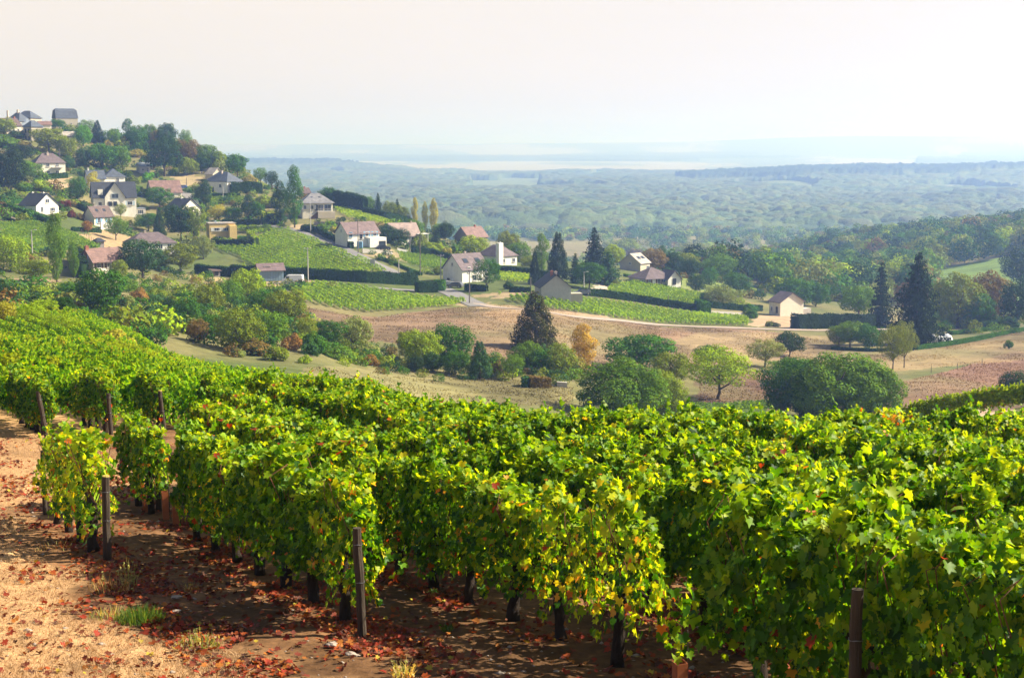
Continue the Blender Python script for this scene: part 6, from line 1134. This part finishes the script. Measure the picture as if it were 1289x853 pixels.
def canopy():
    """far-off forest on the plain: a bumpy roof of crowns with clearings"""
    kk = np.linspace(-.47, .47, 760); Dr = np.exp(np.arange(math.log(1400), math.log(12500), .0022)); K, D = np.meshgrid(kk, Dr); x = (K*D).ravel(); y = D.ravel(); u = 644.5 + F*x/y
    ln = np.log(y)
    edge = 1500 + 90*fbm(x, y, 260, 71, 3); m = y > edge
    q = fbm(x, y*.55, 520, 81, 4)
    clear = (q > .30) & (y > 3000) & (u < 780) | (fbm(x, y*.5, 300, 57, 3) > .42) & (y > 2100); clear |= (fbm(x, y*.4, 900, 90, 3) > .05) & (y > np.interp(u, [300, 560, 820, 1289], [5600, 4700, 4600, 5200]))
    strip = (np.abs(ln - math.log(9300)) < .12 + .05*fbm(x, y, 1500, 95, 2)) & (u > 370) & (u < 880); strip2 = (np.abs(ln - math.log(8200)) < .1) & (u > 1150); strip3 = (np.abs(ln - math.log(9800)) < .08) & (fbm(x, y, 1200, 97, 2) > 0)
    m &= ~clear | strip | strip2 | strip3; m &= (y < 6300) | strip | strip2 | strip3
    def domes(cs, seed, con=False):
        gi = np.floor(x/cs).astype(np.int64); gj = np.floor(y/cs).astype(np.int64); best = np.full(len(x), 9.0); idv = np.zeros(len(x)); 
        for di in (-1, 0, 1):
            for dj in (-1, 0, 1):
                i, j = gi+di, gj+dj; hsh = ((i*73856093) ^ (j*19349663) ^ seed) & 0xffffff; a = ((hsh * 1103515245 + 12345) >> 4 & 0xffff)/65535; b = ((hsh*69069 + 1) >> 5 & 0xffff)/65535; c = ((hsh*1664525 + 1013904223) >> 6 & 0xffff)/65535
                px = (i + a)*cs; py = (j + b)*cs; d = np.hypot(x-px, y-py)/(cs*(.6 + .35*c)); nb = d < best; best = np.where(nb, d, best); idv = np.where(nb, c, idv)
        return np.sqrt(np.clip(1 - best*best, 0, 1)), idv
    d1a, c1a = domes(24, 5); d1b, c1b = domes(13, 6); sw = np.clip(.5 + 2*fbm(x, y, 160, 43, 2), 0, 1); d1 = d1a*sw + d1b*.6*(1 - sw); c1 = np.where(sw > .5, c1a, c1b); d2, c2 = domes(4.5, 9); cw = np.exp(-((y - 3650)/260)**2) * np.clip((u - 780)/200, 0, 1) + np.exp(-((y - 5300)/260)**2) * np.clip((600 - u)/120, 0, 1); con = cw + .35*fbm(x, y, 240, 33, 3) > .5
    hgt = 6 + 6*c1 + d1*9 + d2*1.8 + 4*fbm(x, y, 90, 73, 2); hgt = np.where(con, hgt + 4 + 4*c2 + 5*d2, hgt)
    big = fbm(x, y, 260, 76, 3) * 9 + np.abs(fbm(x, y, 75, 78, 2)) * 8 * np.clip((3600 - y) / 1500, .15, 1) - 3; hgt = hgt + big
    hgt = hgt * np.clip((y - edge) / 90 + .25, 0, 1); z = H(x, y) + np.where(m, hgt, -3); pal = np.array([(.045, .085, .035), (.07, .11, .035), (.09, .13, .045), (.11, .14, .05), (.05, .09, .045), (.12, .12, .05)])
    col = (.5*pal[(c1*5.99).astype(int)] + .5*np.array([.075, .115, .045])) * (.85 + .3*c2[:, None]); col *= (1 + .35*fbm(x, y, 200, 47, 3))[:, None]; col[con] = (.03, .055, .035)
    n1, n2 = K.shape; i = np.arange(n1*n2).reshape(n1, n2); Fc = np.stack([i[:-1, :-1], i[:-1, 1:], i[1:, 1:], i[1:, :-1]], -1).reshape(-1, 4); mm = m.reshape(n1, n2); keep = (mm[:-1, :-1] | mm[:-1, 1:] | mm[1:, 1:] | mm[1:, :-1]).ravel()
    Fc = Fc[keep]; un, inv = np.unique(Fc, return_inverse=True); Fc = inv.reshape(-1, 4); print('canopy', len(Fc))
    tag(link('forest', fastmesh('forest', np.stack([x, y, z], 1)[un], Fc, M_CANOPY, col[un], smooth=True)), 'hazy blue-green forest spread over the plain', 'forest', kind='stuff')
def canopy_mat():
    m, n, b = nodemat('forest_canopy'); L = n.links.new; a = N(n, 'ShaderNodeAttribute', attribute_name='col'); g = N(n, 'ShaderNodeNewGeometry'); no = N(n, 'ShaderNodeTexNoise'); no.inputs['Scale'].default_value = .45; no.inputs['Detail'].default_value = 4
    L(g.outputs['Position'], no.inputs[0]); r = N(n, 'ShaderNodeMapRange'); L(no.outputs[0], r.inputs[0]); r.inputs[1].default_value = .3; r.inputs[2].default_value = .7; r.inputs[3].default_value = .7; r.inputs[4].default_value = 1.3
    s = N(n, 'ShaderNodeVectorMath', operation='SCALE'); L(a.outputs['Color'], s.inputs[0]); L(r.outputs[0], s.inputs['Scale']); L(s.outputs[0], b.inputs['Base Color']); b.inputs['Roughness'].default_value = .9; b.inputs['Specular IOR Level'].default_value = .1
    bp = N(n, 'ShaderNodeBump'); bp.inputs['Strength'].default_value = 1; bp.inputs['Distance'].default_value = 1.5; L(no.outputs[0], bp.inputs['Height']); L(bp.outputs[0], b.inputs['Normal']); return m
M_CANOPY = canopy_mat()
right_wood(); scrub(); canopy()
def tussocks():
    r = np.random.default_rng(77); x, y, u, _ = scatter(220000, 330, 1330, 150, 345, 78); Ps = [P for nm, P, *_r in FIELDS_W if nm in ('dry', 'brown', 'tan', 'redb')]; m = np.zeros(len(x), bool)
    for P in Ps: m |= inpoly(x, y, P)
    m &= (fbm(x, y, 9, 3, 3) + .5*fbm(x*.3, y, 2.2, 4, 2) > -.3 + .6*r.random(len(x))); x, y = x[m], y[m]; n = len(x); z = H(x, y) + relief(x, y) + .07
    c = ground_colour(x, y) * r.uniform(.85, 1.4, (n, 1))
    v, f, cc = cards(np.stack([x, y, z], 1), r.normal(0, .6, (n, 3)) + [0, 0, .5], r.uniform(.09, .22, n), c, 'quad', r); print('tussocks', n)
    tag(link('dry_tussocks', fastmesh('dry_tussocks', v, f, M_DEAD, cc)), 'dry tussocks and stubble dotted over the brown valley fields', 'grass', kind='stuff')
tussocks()
# ------------------------------------------------------------------ haze
hz = MB(); X0, X1, Y0, Y1, Z0, Z1 = -30000, 30000, -60, 43500, -110, 175
hz.box(((X0+X1)/2, (Y0+Y1)/2, (Z0+Z1)/2), (X1-X0, Y1-Y0, Z1-Z0))
hm = bpy.data.materials.new('haze'); hm.use_nodes = True; nt = hm.node_tree; nt.nodes.clear(); pv = nt.nodes.new('ShaderNodeVolumePrincipled'); pv.inputs['Color'].default_value = (*HAZE_COLOR, 1); pv.inputs['Density'].default_value = HAZE_DENSITY; pv.inputs['Anisotropy'].default_value = .42; pv.inputs['Absorption Color'].default_value = (.74, .74, .74, 1)
oo = nt.nodes.new('ShaderNodeOutputMaterial'); nt.links.new(pv.outputs[0], oo.inputs['Volume']); tag(hz.build('haze', hm), 'thin bluish haze in the air over the valley', 'haze', kind='stuff')
